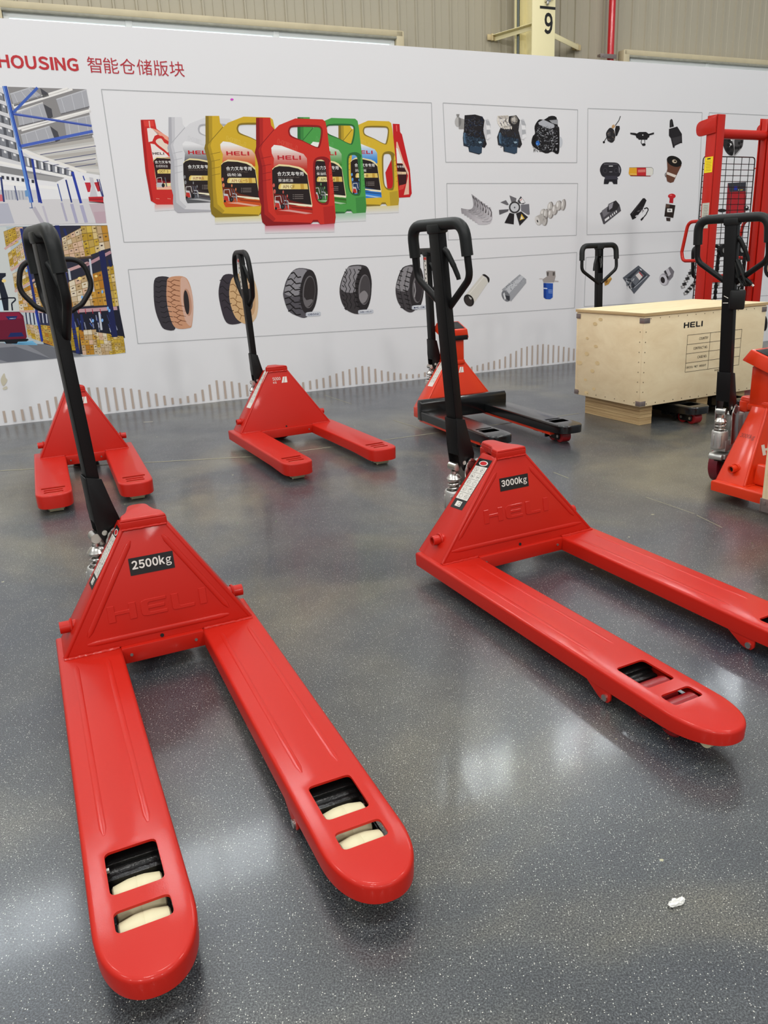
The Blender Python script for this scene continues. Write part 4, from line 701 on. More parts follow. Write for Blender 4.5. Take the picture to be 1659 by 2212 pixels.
it=item('wheel_print','printed dark part low at the right edge'); poly(it,'222022',f(ell(1652,698,6,17,12)),3)

it=item('ink_smudge'); f=frame(0.0027114, -0.0004715, 0.08552, -0.0003285, -0.0029669, 2.72972, -0.00019470, -0.00012360, 0.00325); poly(it,'d848c8',f([(497,214),(501,212),(505,214),(503,217),(499,217)]),2)
it=item('glue_stain'); f=frame(0.0027114, -0.0004715, 0.08552, -0.0003285, -0.0029669, 2.72972, -0.00019470, -0.00012360, 0.00316); poly(it,'cdc6b0',f(smooth([(2,818),(9,806),(12,815),(16,822),(8,834),(3,828)],3)),2); poly(it,'d2ccba',f(smooth([(6,838),(14,834),(16,840),(8,842)],3)),2)

def sheet(name, label, polys, texts):
    vs, fs, cs = [], [], []
    def put(P, F, c, l):
        o = len(vs); vs.extend((x, y, .0006 + l * .00004) for x, y in P); fs.extend([tuple(o + i for i in f) for f in F]); cs.extend([c] * len(F))
    for q in polys:
        if q[2][0] != 'H': put(q[2], [list(range(len(q[2])))], q[1], q[0])
        else:
            bm = bmesh.new(); es = []
            for R_ in [q[2][1]] + q[2][2]:
                V = [bm.verts.new((x, y, 0)) for x, y in R_]; es += [bm.edges.new((V[i], V[(i + 1) % len(V)])) for i in range(len(V))]
            bmesh.ops.triangle_fill(bm, use_beauty=True, edges=es); bm.verts.index_update()
            put([(v.co.x, v.co.y) for v in bm.verts], [[v.index for v in f.verts] for f in bm.faces], q[1], q[0]); bm.free()
    for t in texts:
        if t[0] == '@LOGO4':
            a, bb, c = [Vector(p) for p in t[1:4]]
            for g in LOGO:      # embossed maker's letters, slanting with the jug's shoulder
                P = [c + (Vector(((bb - a).x, -(bb - a).x * .32))) * (x / LOGO_W) + (a - c) * y for x, y in g]
                for p_, q_ in zip(P, P[1:] + P[:1]):
                    d = (q_ - p_).normalized() * .0011; n_ = Vector((-d.y, d.x)); put([tuple(p_ - n_), tuple(q_ - n_), tuple(q_ + n_), tuple(p_ + n_)], [(0, 1, 2, 3)], t[4], t[5])
            continue
        s, (x0, y0), (x1, y1), c, l, bold = t
        if s == '@LOGO':
            for g in LOGO: put([(x0 + (x1 - x0) * a / LOGO_W, y0 + (y1 - y0) * d) for a, d in g], [list(range(len(g)))], c, l)
        else:
            V, F, _ = word_mesh(s, bold); put([(x0 + (x1 - x0) * a, y0 + (y1 - y0) * d) for a, d in V], F, c, l)
    me = bpy.data.meshes.new(name); me.from_pydata([tuple(MBN @ Vector(p)) for p in vs], [], fs); me.materials.append(INKS)
    at = me.color_attributes.new('ink', 'FLOAT_COLOR', 'CORNER'); col = []
    for p_, c in zip(me.polygons, cs): col.extend((*lin(hexc(c) if isinstance(c, str) else c), 1.0) * p_.loop_total)
    at.data.foreach_set('color', col)
    o = link(name, me, banner)
    if label: o['label'] = label
    return o
for a_ in ITEMS: sheet(*a_)
STR = mat('tan_stripe_print', (186, 170, 158), .6); sm = None
for u_, v_ in [(-0.470, 0.058), (-0.410, 0.094), (-0.351, 0.105), (-0.291, 0.102), (-0.232, 0.103), (-0.172, 0.118), (-0.113, 0.132), (-0.053, 0.149), (0.006, 0.170), (0.066, 0.191), (0.125, 0.208), (0.185, 0.211), (0.244, 0.214), (0.304, 0.208), (0.363, 0.202), (0.423, 0.196), (0.482, 0.186), (0.542, 0.174), (0.601, 0.159), (0.661, 0.138), (0.720, 0.117), (0.780, 0.094), (0.839, 0.071), (0.899, 0.060), (0.958, 0.072), (1.018, 0.085), (1.077, 0.110), (1.137, 0.144), (1.196, 0.172), (1.256, 0.161), (1.315, 0.151), (1.375, 0.134), (1.434, 0.113), (1.494, 0.101), (1.553, 0.093), (1.613, 0.086), (1.672, 0.078), (1.732, 0.071), (1.791, 0.070), (1.851, 0.078), (1.910, 0.085), (1.970, 0.091), (2.029, 0.097), (2.089, 0.103), (2.148, 0.116), (2.208, 0.129), (2.267, 0.141), (2.327, 0.154), (2.386, 0.163), (2.446, 0.170), (2.505, 0.159), (2.565, 0.135), (2.624, 0.115), (2.684, 0.100), (2.743, 0.085), (2.803, 0.072), (2.862, 0.062), (2.922, 0.053), (2.981, 0.050), (3.041, 0.059), (3.100, 0.068), (3.160, 0.074), (3.219, 0.072), (3.279, 0.071), (3.338, 0.069), (3.398, 0.067), (3.457, 0.066), (3.517, 0.064), (3.576, 0.072), (3.636, 0.080), (3.695, 0.088), (3.755, 0.096), (3.814, 0.104), (3.874, 0.125), (3.933, 0.146), (3.993, 0.167), (4.052, 0.188), (4.112, 0.197), (4.171, 0.201), (4.231, 0.204), (4.290, 0.205), (4.350, 0.195), (4.409, 0.186), (4.469, 0.174), (4.528, 0.160), (4.588, 0.147), (4.647, 0.133), (4.707, 0.121), (4.766, 0.111), (4.826, 0.101), (4.885, 0.090), (4.945, 0.080), (5.004, 0.074), (5.064, 0.076), (5.123, 0.078), (5.183, 0.080), (5.242, 0.082), (5.302, 0.085), (5.361, 0.087), (5.421, 0.089), (5.480, 0.091), (5.540, 0.093), (5.599, 0.104), (5.659, 0.120), (5.718, 0.136), (5.778, 0.152), (5.837, 0.168), (5.897, 0.184), (5.956, 0.200), (6.016, 0.216), (6.075, 0.231), (6.135, 0.247), (6.194, 0.259), (6.254, 0.264), (6.313, 0.269), (6.373, 0.273), (6.432, 0.278), (6.492, 0.283), (6.551, 0.287), (6.611, 0.292), (6.670, 0.297), (6.730, 0.301), (6.789, 0.306), (6.849, 0.304), (6.908, 0.291), (6.968, 0.279), (7.027, 0.266), (7.087, 0.253), (7.146, 0.241)]:
    if sm is None: o = MB().add([(-.0085, 0, .0008), (.0085, 0, .0008), (.0085, 1, .0008), (-.0085, 1, .0008)], [(0, 1, 2, 3)]).build('stripe_print', STR, banner, smooth=False); sm = o.data
    else: o = link('stripe_print', sm, banner)
    o.matrix_local = MBN @ Matrix.Translation((u_, .02, 0)) @ Matrix.Diagonal((1, v_ - .02, 1, 1))

# ---------------------------------------------------------------- pallet trucks
def disc(mb, c, n, r, m=0, th=0.002): c = Vector(c); n = Vector(n).normalized(); mb.cyl(c, c + n * th, r, 16, m)
def weld(root, pts, r, mt, name='weld_bead'):
    for a, c in pts:
        b = MB()
        a = Vector(a); c = Vector(c); n = max(4, int((c - a).length / 0.006)); rng = random.Random(int(a.x * 999) + n)
        P = [a.lerp(c, k / n) + Vector((rng.uniform(-1, 1), rng.uniform(-1, 1), rng.uniform(-1, 1))) * r * 0.18 for k in range(n + 1)]
        b.tube(P, [r * rng.uniform(0.75, 1.15) for _ in P], 6)
        b.build(name, mt, root)

def fork(root, cx, c, mt, roller):
    w, L, zt, zb, zbt = .16, c['L'], c['zt'], c['zb'], c['zbt']; yb = c['yb']; tl = c.get('tl', .12)
    out = [(-w / 2, yb)]
    for k in range(1, 6): out.append((-w / 2, yb + (-(L - tl) - yb) * k / 6))
    n = c.get('tipn', 2.5); K = 26
    for k in range(K + 1):
        t = math.pi + math.pi * k / K; ca, sa = math.cos(t), math.sin(t)
        out.append((math.copysign(abs(ca) ** (2 / n), ca) * w / 2, -(L - tl) - tl * abs(sa) ** (2 / n)))
    for k in range(5, -1, -1): out.append((w / 2, yb + (-(L - tl) - yb) * k / 6))
    N = len(out)
    def off(d):
        r = []
        for i, (x, y) in enumerate(out):
            a = Vector(out[i - 1]); b = Vector(out[(i + 1) % N]); p = Vector((x, y)); t1 = (p - a).normalized(); t2 = (b - p).normalized()
            n1 = Vector((-t1.y, t1.x)); n2 = Vector((-t2.y, t2.x)); m = n1 + n2; m = m / max(m.dot(n1), 0.35) if m.length > 1e-6 else n1
            r.append((x + m.x * d, y + m.y * d))
        return r
    def zbot(y):
        t = max(0, min(1, (-y - (L - .2)) / .2)); return zb + (zbt - zb) * t
    bm = bmesh.new()
    rings = []
    for d, zf in ((.0085, lambda y: zt), (.004, lambda y: zt - .0012), (.0012, lambda y: zt - .004), (0, lambda y: zt - .0085), (.0012, zbot), (.005, zbot), (.006, lambda y: zt - .012)):
        rings.append([bm.verts.new((cx + x, y, zf(y))) for x, y in off(d)])
    for a, b in zip(rings, rings[1:]):
        for i in range(N): bm.faces.new((a[i], a[(i + 1) % N], b[(i + 1) % N], b[i]))
    edges = [bm.edges.get((rings[0][i], rings[0][(i + 1) % N])) for i in range(N)]
    for y0, y1, hw, hr in c['holes']:
        P = rrect(-hw, -y1, hw, -y0, hr, 4); n_ = len(P)
        A = [bm.verts.new((cx + x, y, zt)) for x, y in P]; B = [bm.verts.new((cx + x, y, zt - .005)) for x, y in P]
        for i in range(n_):
            edges.append(bm.edges.new((A[i], A[(i + 1) % n_]))); bm.faces.new((A[i], A[(i + 1) % n_], B[(i + 1) % n_], B[i]))
    bmesh.ops.triangle_fill(bm, use_beauty=True, use_dissolve=False, edges=edges)
    for f in bm.faces:      # keep the openings open
        pass
    bmesh.ops.recalc_face_normals(bm, faces=bm.faces)
    me = bpy.data.meshes.new('fork'); bm.to_mesh(me); bm.free(); me.materials.append(mt); me.shade_smooth(); me.set_sharp_from_angle(angle=math.radians(50))
    fo = link('fork', me, root)
    sg = 1 if cx > 0 else -1
    if c.get('rib'):
        for rx in (-.039, .039):
            y0, y1 = -.05, -c['rib']
            M = Matrix.Translation((cx + rx, 0, zt)) @ Matrix.Diagonal((1, 1, .19, 1))
            MB().tube([(0, y0, 0), (0, y0 - .02, 0), (0, y1 + .02, 0), (0, y1, 0)], [.002, .0065, .0065, .002], 12, False, 0, M).build('pressed_rib', mt, fo, sharp=80)
    # load rollers and their bracket
    rr, rw = c['rr'], c['rw']
    for ry in c['ry']:
        cz = rr + .001
        if roller is NYLON: prof = [(-rw, .012), (-rw, rr * .80), (-rw * .94, rr * .88), (-rw * .35, rr * .99), (-.0015, rr), (0, rr * .985), (.0015, rr), (rw * .35, rr * .99), (rw * .94, rr * .88), (rw, rr * .80), (rw, .012)]
        else: prof = [(-rw, .012), (-rw, rr * .9), (-rw * .92, rr), (rw * .92, rr), (rw, rr * .9), (rw, .012)]
        ro = MB().lathe([(d, r) for d, r in prof], (cx, -ry, cz), (1, 0, 0), 32).build('load_roller', roller, fo)
        MB().cyl((cx - rw - .012, -ry, cz), (cx + rw + .012, -ry, cz), .009, 12).build('roller_axle', STEEL, fo)
    b = MB(); ym = sum(c['ry']) / len(c['ry'])
    for s in (-1, 1): b.prism(rrect(ym - .05, .018, ym + .05, .056, .014, 3), 0, .006, 0, Matrix.Translation((cx + s * (rw + .007) - .003, 0, 0)) @ Matrix(((0, 0, 1, 0), (-1, 0, 0, 0), (0, 1, 0, 0), (0, 0, 0, 1))))
    y = -(ym - .117)
    b.cyl((cx - .062, y, .052), (cx + .062, y, .052), .012, 14); b.box((cx, y - .022, .05), (.11, .014, .03)); b.box((cx, y + .03, .055), (.14, .05, .03))
    [b.hexa([(cx + s * .036, y - .028, .035), (cx + s * .058, y - .028, .035), (cx + s * .058, y - .018, .035), (cx + s * .036, y - .018, .035), (cx + s * .040, y - .045, .045), (cx + s * .058, y - .06, .045), (cx + s * .058, y - .06, .062), (cx + s * .040, y - .045, .062)]) for s in (-1, 1)]; b.box((cx, y - .035, .028), (.09, .014, .03))
    b.build('roller_bracket', GREASE, fo, bevel=.002)
    MB().cyl((cx - .048, y - .001, .064), (cx - .040, y - .001, .064), .006, 8).build('cotter_pin', STEEL, fo)
    if c.get('tab'):
        for s in (-1, 1):
            ty_ = -c['tab']; P = [(.075, .045), (.02, .012), (.005, .008), (-.012, .010), (-.02, .02), (-.022, .045)]
            b = MB().prism([(ty_ + a, z) for a, z in P], 0, .006, 0, Matrix.Translation((cx + s * .074 - .003, 0, 0)) @ Matrix(((0, 0, 1, 0), (1, 0, 0, 0), (0, 1, 0, 0), (0, 0, 0, 1))))
            b.build('link_tab', mt, fo, bevel=.0015); MB().cyl((cx + s * .076, ty_ - .004, .022), (cx + s * .082, ty_ - .004, .022), .009, 12).build('link_bolt', STEEL, fo)
    if c.get('entry'): er = c['entry']; MB().cyl((cx - .03, -(L - .06), c.get('ez', er + .001)), (cx + .03, -(L - .06), c.get('ez', er + .001)), er, 18).build('entry_roller', NYLON, fo)
    return fo

def handle(root, c):
    st = math.radians(c['steer']); M0 = Matrix.Translation((c.get('axx', 0), c.get('ax', .19), 0)) @ Matrix.Rotation(st, 4, 'Z')
    hp = c.get('hk', 1.0); lean = math.radians(c.get('lean', 2.0))
    piv = Vector((0, .08, .36))
    MH = M0 @ Matrix.Translation(piv) @ Matrix.Rotation(-lean, 4, 'X') @ Matrix.Translation(-piv)
    top = c.get('top', 1.165)
    # pump
    b = MB(); b.cyl((0, 0, .20), (0, 0, .33), .045, 24); b.cyl((0, 0, .33), (0, 0, .36), .022, 18)
    b.box((0, .06, .205), (.07, .15, .05)); b.lathe([(0, .026), (.005, .035), (.075, .035), (.082, .032), (.082, .027), (.06, .026)], (0, .125, .19), (0, 0, 1), 26)
    b.box((.012, .158, .232), (.006, .008, .05)); b.box((-.02, .155, .232), (.006, .008, .05)); b.box((0, .03, .17), (.09, .10, .03))
    pump = b.build('hydraulic_pump', CAST, root, bevel=.002)
    pump.matrix_local = M0
    b = MB(); b.cyl((0, .125, .185), (0, .125, .34), .010, 14); b.lathe([(0, .012), (.0, .022), (.006, .027), (.012, .022), (.018, .018), (.022, .011), (.03, .011)], (0, .125, .308), (0, 0, 1), 22)
    b.build('pump_piston', STEEL, pump)
    P = [(.021 * math.cos(t), .125 + .021 * math.sin(t), .262 + .048 * k / 44) for k, t in enumerate([2 * math.pi * 3.5 * q / 44 for q in range(45)])]
    MB().tube(P, .0032, 8).build('return_spring', STEEL, pump)
    MB().cyl((-.02, .125, .357), (.02, .125, .357), .014, 18).build('piston_roller', STEEL, pump)
    for s in (-1, 1):      # pivot link plates with pin
        P = fillet([(.03, .205, 0), (.098, .205, 0), (.106, .352, 0), (.08, .392, 0), (.048, .365, 0)], [.004, .004, .024, .024, .024], 6, True)
        T = Matrix(((0, 0, 1, 0), (1, 0, 0, 0), (0, 1, 0, 0), (0, 0, 0, 1)))
        MB().prism([(p.x, p.y) for p in P], -.003, .003, 0, Matrix.Translation((s * .038, 0, 0)) @ T).build('pivot_plate', STEEL, pump, bevel=.001)
        disc(b2 := MB(), (s * .041, .08, .36), (s, 0, 0), .0125, 0, .004); b2.build('pivot_pin', PIN, pump)
        b2 = MB().lathe([(0, .020), (.002, .020), (.002, .016), (0, .016)], (s * .041, .08, .36), (s, 0, 0), 20); b2.build('retaining_ring', STEEL, pump)
    b = MB(); b.box((0, .085, .155), (.075, .10, .022)); b.cyl((-.03, .145, .155), (.03, .145, .155), .014, 14); b.build('steering_bracket', CAST, pump, bevel=.003)
    b = MB(); b.box((0, .05, .135), (.05, .12, .02)); b.box((0, .0, .115), (.03, .05, .05)); b.build('wheel_yoke', BLACK, pump, bevel=.002)
    for s in (-1, 1):      # steer wheels
        wc = Vector((s * .045, -.01, .086)); rr = .085
        wh = MB().lathe([(-.026, .05), (-.026, rr - .008), (-.02, rr), (.02, rr), (.026, rr - .008), (.026, .05)], wc, (1, 0, 0), 36).build('steer_wheel', c.get('wheel', BURG), root)
        wh.matrix_local = M0
        MB().lathe([(-.022, .012), (-.022, .05), (.022, .05), (.022, .012)], wc, (1, 0, 0), 28).build('wheel_hub', BLACK, wh)
    # handle
    T = Matrix(((0, 0, 1, 0), (1, 0, 0, 0), (0, 1, 0, 0), (0, 0, 0, 1)))
    b = MB(); zj = .525
    P = [(.081, zj), (.119, zj + .012), (.123, .44), (.120, .375), (.108, .345), (.088, .335), (.062, .352), (.053, .395), (.066, .45)]
    for s in (-1, 1): b.prism(P, -.0025, .0025, 0, Matrix.Translation((s * .0285, 0, 0)) @ T)
    b.box((0, .1205, .47), (.057, .004, .13))
    heel = b.build('handle_heel', BLACK, root, bevel=.001); heel.matrix_local = MH
    for s in (-1, 1): MB().cyl((s * .031, .103, .374), (s * .0335, .103, .374), .0075, 14).build('heel_bolt', STEEL, heel)
    b = MB(); b.box((0, .1155, (zj - .10 + top - .01) / 2), (.05, .003, top - .01 - zj + .10))
    for s in (-1, 1): b.box((s * .0235, .101, (.44 + top - .01) / 2), (.003, .032, top - .01 - .44))
    b.box((0, .0865, (.44 + top - .19) / 2), (.05, .003, top - .19 - .44))
    post = b.build('handle_post', BLACK, root, bevel=.0025); post.matrix_local = MH
    b = MB(); b.box((0, .098, top - .05), (.03, .018, .05)); b.box((0, .095, top - .10), (.022, .02, .03)); b.build('valve_linkage', GREASE, post, bevel=.002)
    MB().tube([(.010, .086, top - .075), (.012, .085, top - .12), (.004, .085, top - .155), (.0, .086, top - .12), (.006, .086, top - .09)], .0012, 6).build('linkage_spring', STEEL, post)
    hw = c.get('hw', .136); y = .1
    if c.get('oval'):
        Pt = [(.012, y - .012, top - .30), (hw * .62, y - .012, top - .245), (hw, y, top - .15), (hw * .82, y, top), (-hw * .82, y, top), (-hw, y, top - .15), (-hw * .62, y - .012, top - .245), (-.012, y - .012, top - .30)]
        R = [0, .08, .10, .10, .10, .10, .08, 0]; tr = .0145
    else:
        Pt = [(.010, y - .010, top - .262), (hw, y - .004, top - .165), (hw * .97, y, top), (-hw * .97, y, top), (-hw, y - .004, top - .165), (-.010, y - .010, top - .262)]
        R = [0, .05, .05, .05, .05, 0]; tr = .0115
    path = fillet(Pt, R, 8)
    loop = MB().tube(path, tr, 14).build('grip_loop', BLACK, root); loop.matrix_local = MH
    gp = [p for p in path if p.z > top - .105]
    a = Vector(gp[0]); a2 = Vector(path[path.index(gp[0]) - 1]); 
    if not c.get('oval'):
        ex = lambda p, q: p + (q - p).normalized() * ((p.z - (top - .098)) / max(1e-4, (p - q).normalized().z))
        gp = [ex(gp[0], path[path.index(gp[0]) - 1])] + gp + [ex(gp[-1], path[path.index(gp[-1]) + 1])]
        MB().tube(gp, .0185, 16).build('rubber_grip', RUBBER, loop)
        MB().box((0, .1, top - .012), (.062, .042, .03)).build('grip_collar', RUBBER, loop, bevel=.006)
    P = [(-.022, .098, top - .075), (-.032, .094, top - .085), (-.052, .087, top - .13), (-.062, .082, top - .162), (-.063, .081, top - .172)]
    pl = fillet(P, .03, 5); lv = MB().tube(pl, [.010 - .003 * k / len(pl) for k in range(len(pl))], 10).build('release_lever', RUBBER, root); lv.matrix_local = MH
    if c.get('handle_sticker'):
        b = MB(); b.box((-.0, .1175, top - .12), (.03, .0006, .17), 0)
        for k in range(6): b.box((.004 * (-1) ** k, .1180, top - .06 - .026 * k), (.010, .0006, .010), 1)
        b.box((0, .1180, top - .045), (.03, .0006, .016), 2)
        b.build('handle_sticker', [WHITE, INK, RED], post)
    return post

def truck(cfg):
    c = dict(W=.27, L=1.096, tl=.135, tipn=2.2, zt=.09, zb=.042, zbt=.052, yb=.15, tB=.2545, tw=.0589, ty=.057, tz=.402, dep=.145, dept=.093, holes=[(.7992, .9066, .0443, .012), (.9437, .9912, .0447, .011)],
             rr=.0415, rw=.041, ry=(.887, .972), rib=.75, tab=.80, steer=95, paint=RED, roller=NYLON, entry=None)
    c.update(cfg); mt = c['paint']; zt = c['zt']
    root = thing('pallet_truck', c['label'], 'pallet truck', (c['x'], c['y'], 0), c['a'], 'pallet trucks on display')
    W, tB, tw, ty, tz = c['W'], c['tB'], c['tw'], c['ty'], c['tz']
    fmt = c.get('fork_paint', mt)
    for s in (-1, 1): fork(root, s * (W - .08), c, fmt, c['roller'])
    # tower of folded plate
    T = .005; dep, dpt = c['dep'], c['dept']; yt2 = ty + dpt
    F = [Vector((-tB, 0, zt)), Vector((tB, 0, zt)), Vector((tw, ty, tz)), Vector((-tw, ty, tz))]
    b = MB(); nb = Vector((0, T, 0)); b.hexa([F[0], F[1], F[1] + nb, F[0] + nb, F[3], F[2], F[2] + nb, F[3] + nb])
    for s in (-1, 1):
        q = [Vector((s * tB, .002, zt)), Vector((s * tB, dep, zt)), Vector((s * tw, yt2, tz)), Vector((s * tw, ty, tz))]; i = Vector((-s * T * 1.4, 0, 0))
        b.hexa([q[0], q[1], q[1] + i, q[0] + i, q[3], q[2], q[2] + i, q[3] + i])
        b.tube([Vector((s * (tB - .004), .005, zt)), Vector((s * (tw - .004), ty + .005, tz))], .0068, 12)
        j = Vector((-s * .03, 0, 0)); nb2 = Vector((0, -T, 0)); b.hexa([q[1], q[1] + j, q[1] + j + nb2, q[1] + nb2, q[2], q[2] + j * .6, q[2] + j * .6 + nb2, q[2] + nb2])
    tower = b.build('tower', mt, root, bevel=.0012)
    sx = Vector((1, 0, 0)); sl = (F[3] - F[0]); sl.x = 0; MF = plane_matrix((0, 0, zt), sx, sl)      # face frame: s across, t up the slope, normal outward
    D = lambda s, t, h=0: MF @ Vector((s, t, h))
    if c.get('ribs'):
        for a, e in c['ribs']:
            p = [a, (a[0] + (e[0] - a[0]) * .06, a[1] + (e[1] - a[1]) * .06), (e[0] - (e[0] - a[0]) * .06, e[1] - (e[1] - a[1]) * .06), e]
            u = (Vector(e) - Vector(a)).normalized(); R2 = MF @ Matrix.Diagonal((1, 1, .34, 1))
            MB().tube([(x, y, 0) for x, y in p], [.003, .0075, .0075, .003], 12, False, 0, R2).build('pressed_rib', mt, tower, sharp=80)
    if c.get('logo'):
        x0, y0, x1, y1 = c['logo']; b = MB(); put_logo(b, x0, y0, x1, y1, -.002, 0, MF, .0022); b.build('raised_lettering', mt, tower, bevel=.0010, seg=1, sharp=25)
    if c.get('cap'):
        z0, z1 = tz - .004, tz + .026; NZ = c.get('nose', .19)
        P = fillet([(-tw - .003, ty - .003, 0), (tw + .003, ty - .003, 0), (tw - .002, ty + .035, 0), (.040, ty + .062, 0), (.033, ty + .09, 0), (.026, NZ, 0), (-.026, NZ, 0), (-.033, ty + .09, 0), (-.040, ty + .062, 0), (-tw + .002, ty + .035, 0)], [.004, .004, .02, .02, .02, .03, .03, .02, .02, .02], 5, True)
        P = [(p.x, p.y) for p in P]; top = [(x * .93, (y - .1) * .95 + .1) for x, y in P]
        b = MB().prism(P, z0, z1 - .008, 0); b.prism(P, z1 - .008, z1, 0, None, top); b.prism(rrect(-.03, NZ - .055, .03, NZ - .004, .012, 3), z0 - .035, z0 + .01)
        b.build('tower_cap', mt, root, bevel=.004, seg=3)
        weld(root, [((-tw, ty - .003, tz - .003), (tw, ty - .003, tz - .003))], .0035, mt)
    weld(root, [((-tB, -.004, zt + .001), (-(W - .16) - .005, -.004, zt + .001)), (((W - .16) + .005, -.004, zt + .001), (tB, -.004, zt + .001))], .0042, mt)
    b = MB(); b.box((0, .006, (zt + .043) / 2), (2 * (W - .16) + .004, .042, zt - .043)); cb = b.build('cross_beam', mt, root, bevel=.003)
    for s in (-1, 1): MB().cyl((s * (W - .16 - .022), -.0152, .068), (s * (W - .16 - .022), -.0175, .068), .0042, 12).build('grub_screw', CLIP, cb)
    b = MB(); disc(b, D(0, .007, .0005), MF.to_3x3() @ Vector((0, 0, 1)), .0052, 0, .0012); b.build('drain_hole_shade', HOLE_SHADE, tower)  # flat black disc paints the shade of a hole
    if c.get('tubes', True):
        for s in (-1, 1):
            xf = tB - (tB - tw) * .055 / (tz - zt); p = Vector((s * (xf - .02), .085, zt + .055)); q = Vector((s * (xf + .032), .085, zt + .055))
            t = MB().tube([p, q], [.0165, .0165], 20, caps=False).lathe([(0, .0165), (0, .0115), (-.02, .0115)], q, (s, 0, 0), 20, caps=False).build('side_tube', mt, root)
            MB().cyl(q - Vector((s * .018, 0, 0)), q - Vector((s * .012, 0, 0)), .0125, 16).build('tube_bore_shade', HOLE_SHADE, t)  # dark plug paints the shade inside the tube
            MB().tube([(s * (xf + .002), .085 + .0185 * math.cos(k * .39), zt + .055 + .019 * math.sin(k * .39)) for k in range(16)], [.003 + .0006 * (k % 3) for k in range(16)], 6, True).build('weld_bead', mt, t)
    # stickers
    if c.get('rating'):
        t, (x0, y0, x1, y1) = c['rating']; b = MB(); b.prism(rrect(x0, y0, x1, y1, .001, 1), .0003, .0008, 0, MF)
        st = b.build('capacity_sticker', INK, root); st['label'] = 'black capacity sticker reading ' + t
        b = MB(); mx = (x1 - x0) * .055; put_text(b, t, x0 + mx, y0 + (y1 - y0) * .2, x1 - mx, y1 - (y1 - y0) * .14, .0011, 0, MF, .034); b.build('sticker_lettering', WHITE, st, smooth=False)
    if c.get('rating5'):
        x0, y0 = -.037, c.get('r5', .270); b = MB(); put_text(b, '5000', x0, y0 + .018, x0 + .05, y0 + .037, .0008, 0, MF, .01); put_text(b, 'KG', x0, y0, x0 + .021, y0 + .012, .0008, 0, MF, .012)
        for P in ([(.053, 0), (.066, .036), (.078, .036), (.066, 0)], [(.069, 0), (.081, .036), (.090, .036), (.090, 0)]): b.add([(x0 + a, y0 + d, .0008) for a, d in P], [list(range(4))], 0, MF)
        b.build('capacity_marking', WHITE, tower, smooth=False)
    if c.get('guide'):      # instruction sticker on the left flank
        A = Vector((-tB, 0, zt)); MS = plane_matrix(A, (0, 1, 0), Vector((-tw, 0, tz)) - Vector((-tB, 0, zt))); MS = MS @ Matrix.Diagonal((1, 1, -1, 1)) if (MS.to_3x3() @ Vector((0, 0, 1))).x > 0 else MS
        g = c['guide']; (a0, b0), (a1, b1), (a2, b2), (a3, b3) = g      # bottom front, bottom back, top back, top front
        L = lambda u, v: tuple(((1 - u) * (1 - v) * Vector((a0, b0)) + u * (1 - v) * Vector((a1, b1)) + u * v * Vector((a2, b2)) + (1 - u) * v * Vector((a3, b3))))
        def quad(b, u0, v0, u1, v1, h, m): b.add([(*L(u0, v0), h), (*L(u1, v0), h), (*L(u1, v1), h), (*L(u0, v1), h)], [(0, 1, 2, 3)], m, MS)
        b = MB(); bl = c.get('guide_black', True); quad(b, 0, 0, 1, 1, .0006, 0 if bl else 1)
        if bl:
            for k in range(5): quad(b, .04, .185 + .134 * k, .97, .185 + .134 * k + .129, .0009, 1)
            quad(b, .3, .045, .75, .145, .0009, 1); quad(b, .36, .062, .55, .125, .0012, 0); quad(b, .38, .07, .53, .117, .0014, 1)
            E = [(*L(.5 + .33 * math.cos(t), .915 + .05 * math.sin(t)), .0009) for t in [k * math.pi / 12 for k in range(24)]]; b.add(E, [list(range(24))], 1, MS)
            E = [(*L(.5 + .25 * math.cos(t), .915 + .036 * math.sin(t)), .0012) for t in [k * math.pi / 12 for k in range(24)]]; b.add(E, [list(range(24))], 2, MS)
        rng = random.Random(3)
        for k in range(5 if bl else 7):
            v0 = (.185 + .134 * k) if bl else .12 + .115 * k
            for u0 in (.1, .55):      # little pictograms: outlined circle with strokes
                cu, cv = u0 + .17, v0 + .065
                for q in range(14):
                    t0, t1 = q * math.pi / 7, (q + 1) * math.pi / 7; ru, rw_ = .15, .045
                    b.add([(*L(cu + ru * f * math.cos(t), cv + rw_ * f * math.sin(t)), .0012) for t, f in ((t0, 1), (t1, 1), (t1, .9), (t0, .9))], [(0, 1, 2, 3)], 3, MS)
                for q in range(4):
                    du, dv = rng.uniform(-.09, .06), rng.uniform(-.028, .02); quad(b, cu + du, cv + dv, cu + du + rng.uniform(.02, .07), cv + dv + rng.uniform(.005, .014), .0013, rng.choice((0, 3)))
        b.build('instruction_sticker', [INK, WHITE, mat('sticker_red', (196, 40, 44), .5), mat('sticker_grey', (120, 118, 112), .5)], root, smooth=False)
    if c.get('decal'): b = MB(); put_logo(b, *c['decal'], .0008, 0, MF); b.build('white_logo_decal', WHITE, tower, smooth=False)
    if c.get('flank_text'):
        A = Vector((-tB, 0, zt)); MS = plane_matrix(A, (0, -1, 0), Vector((-tw, 0, tz)) - A); b = MB(); put_text(b, c['flank_text'], -.145, .206, -.075, .232, .0006, 0, MS, -.005); b.build('flank_marking', INK, tower, smooth=False)
        for s in (-1, 1): b = MB(); b.prism([(s * (tB - .05), zt), (s * (tB - .16), zt), (s * (tB - .15), zt + .07), (s * (tB - .07), zt + .09)][::s], -.03, .06, 0, Matrix(((1, 0, 0, 0), (0, 0, -1, -.02), (0, 1, 0, 0), (0, 0, 0, 1)))); b.build('gusset', mt, root, bevel=.012, seg=3)
    handle(root, c)
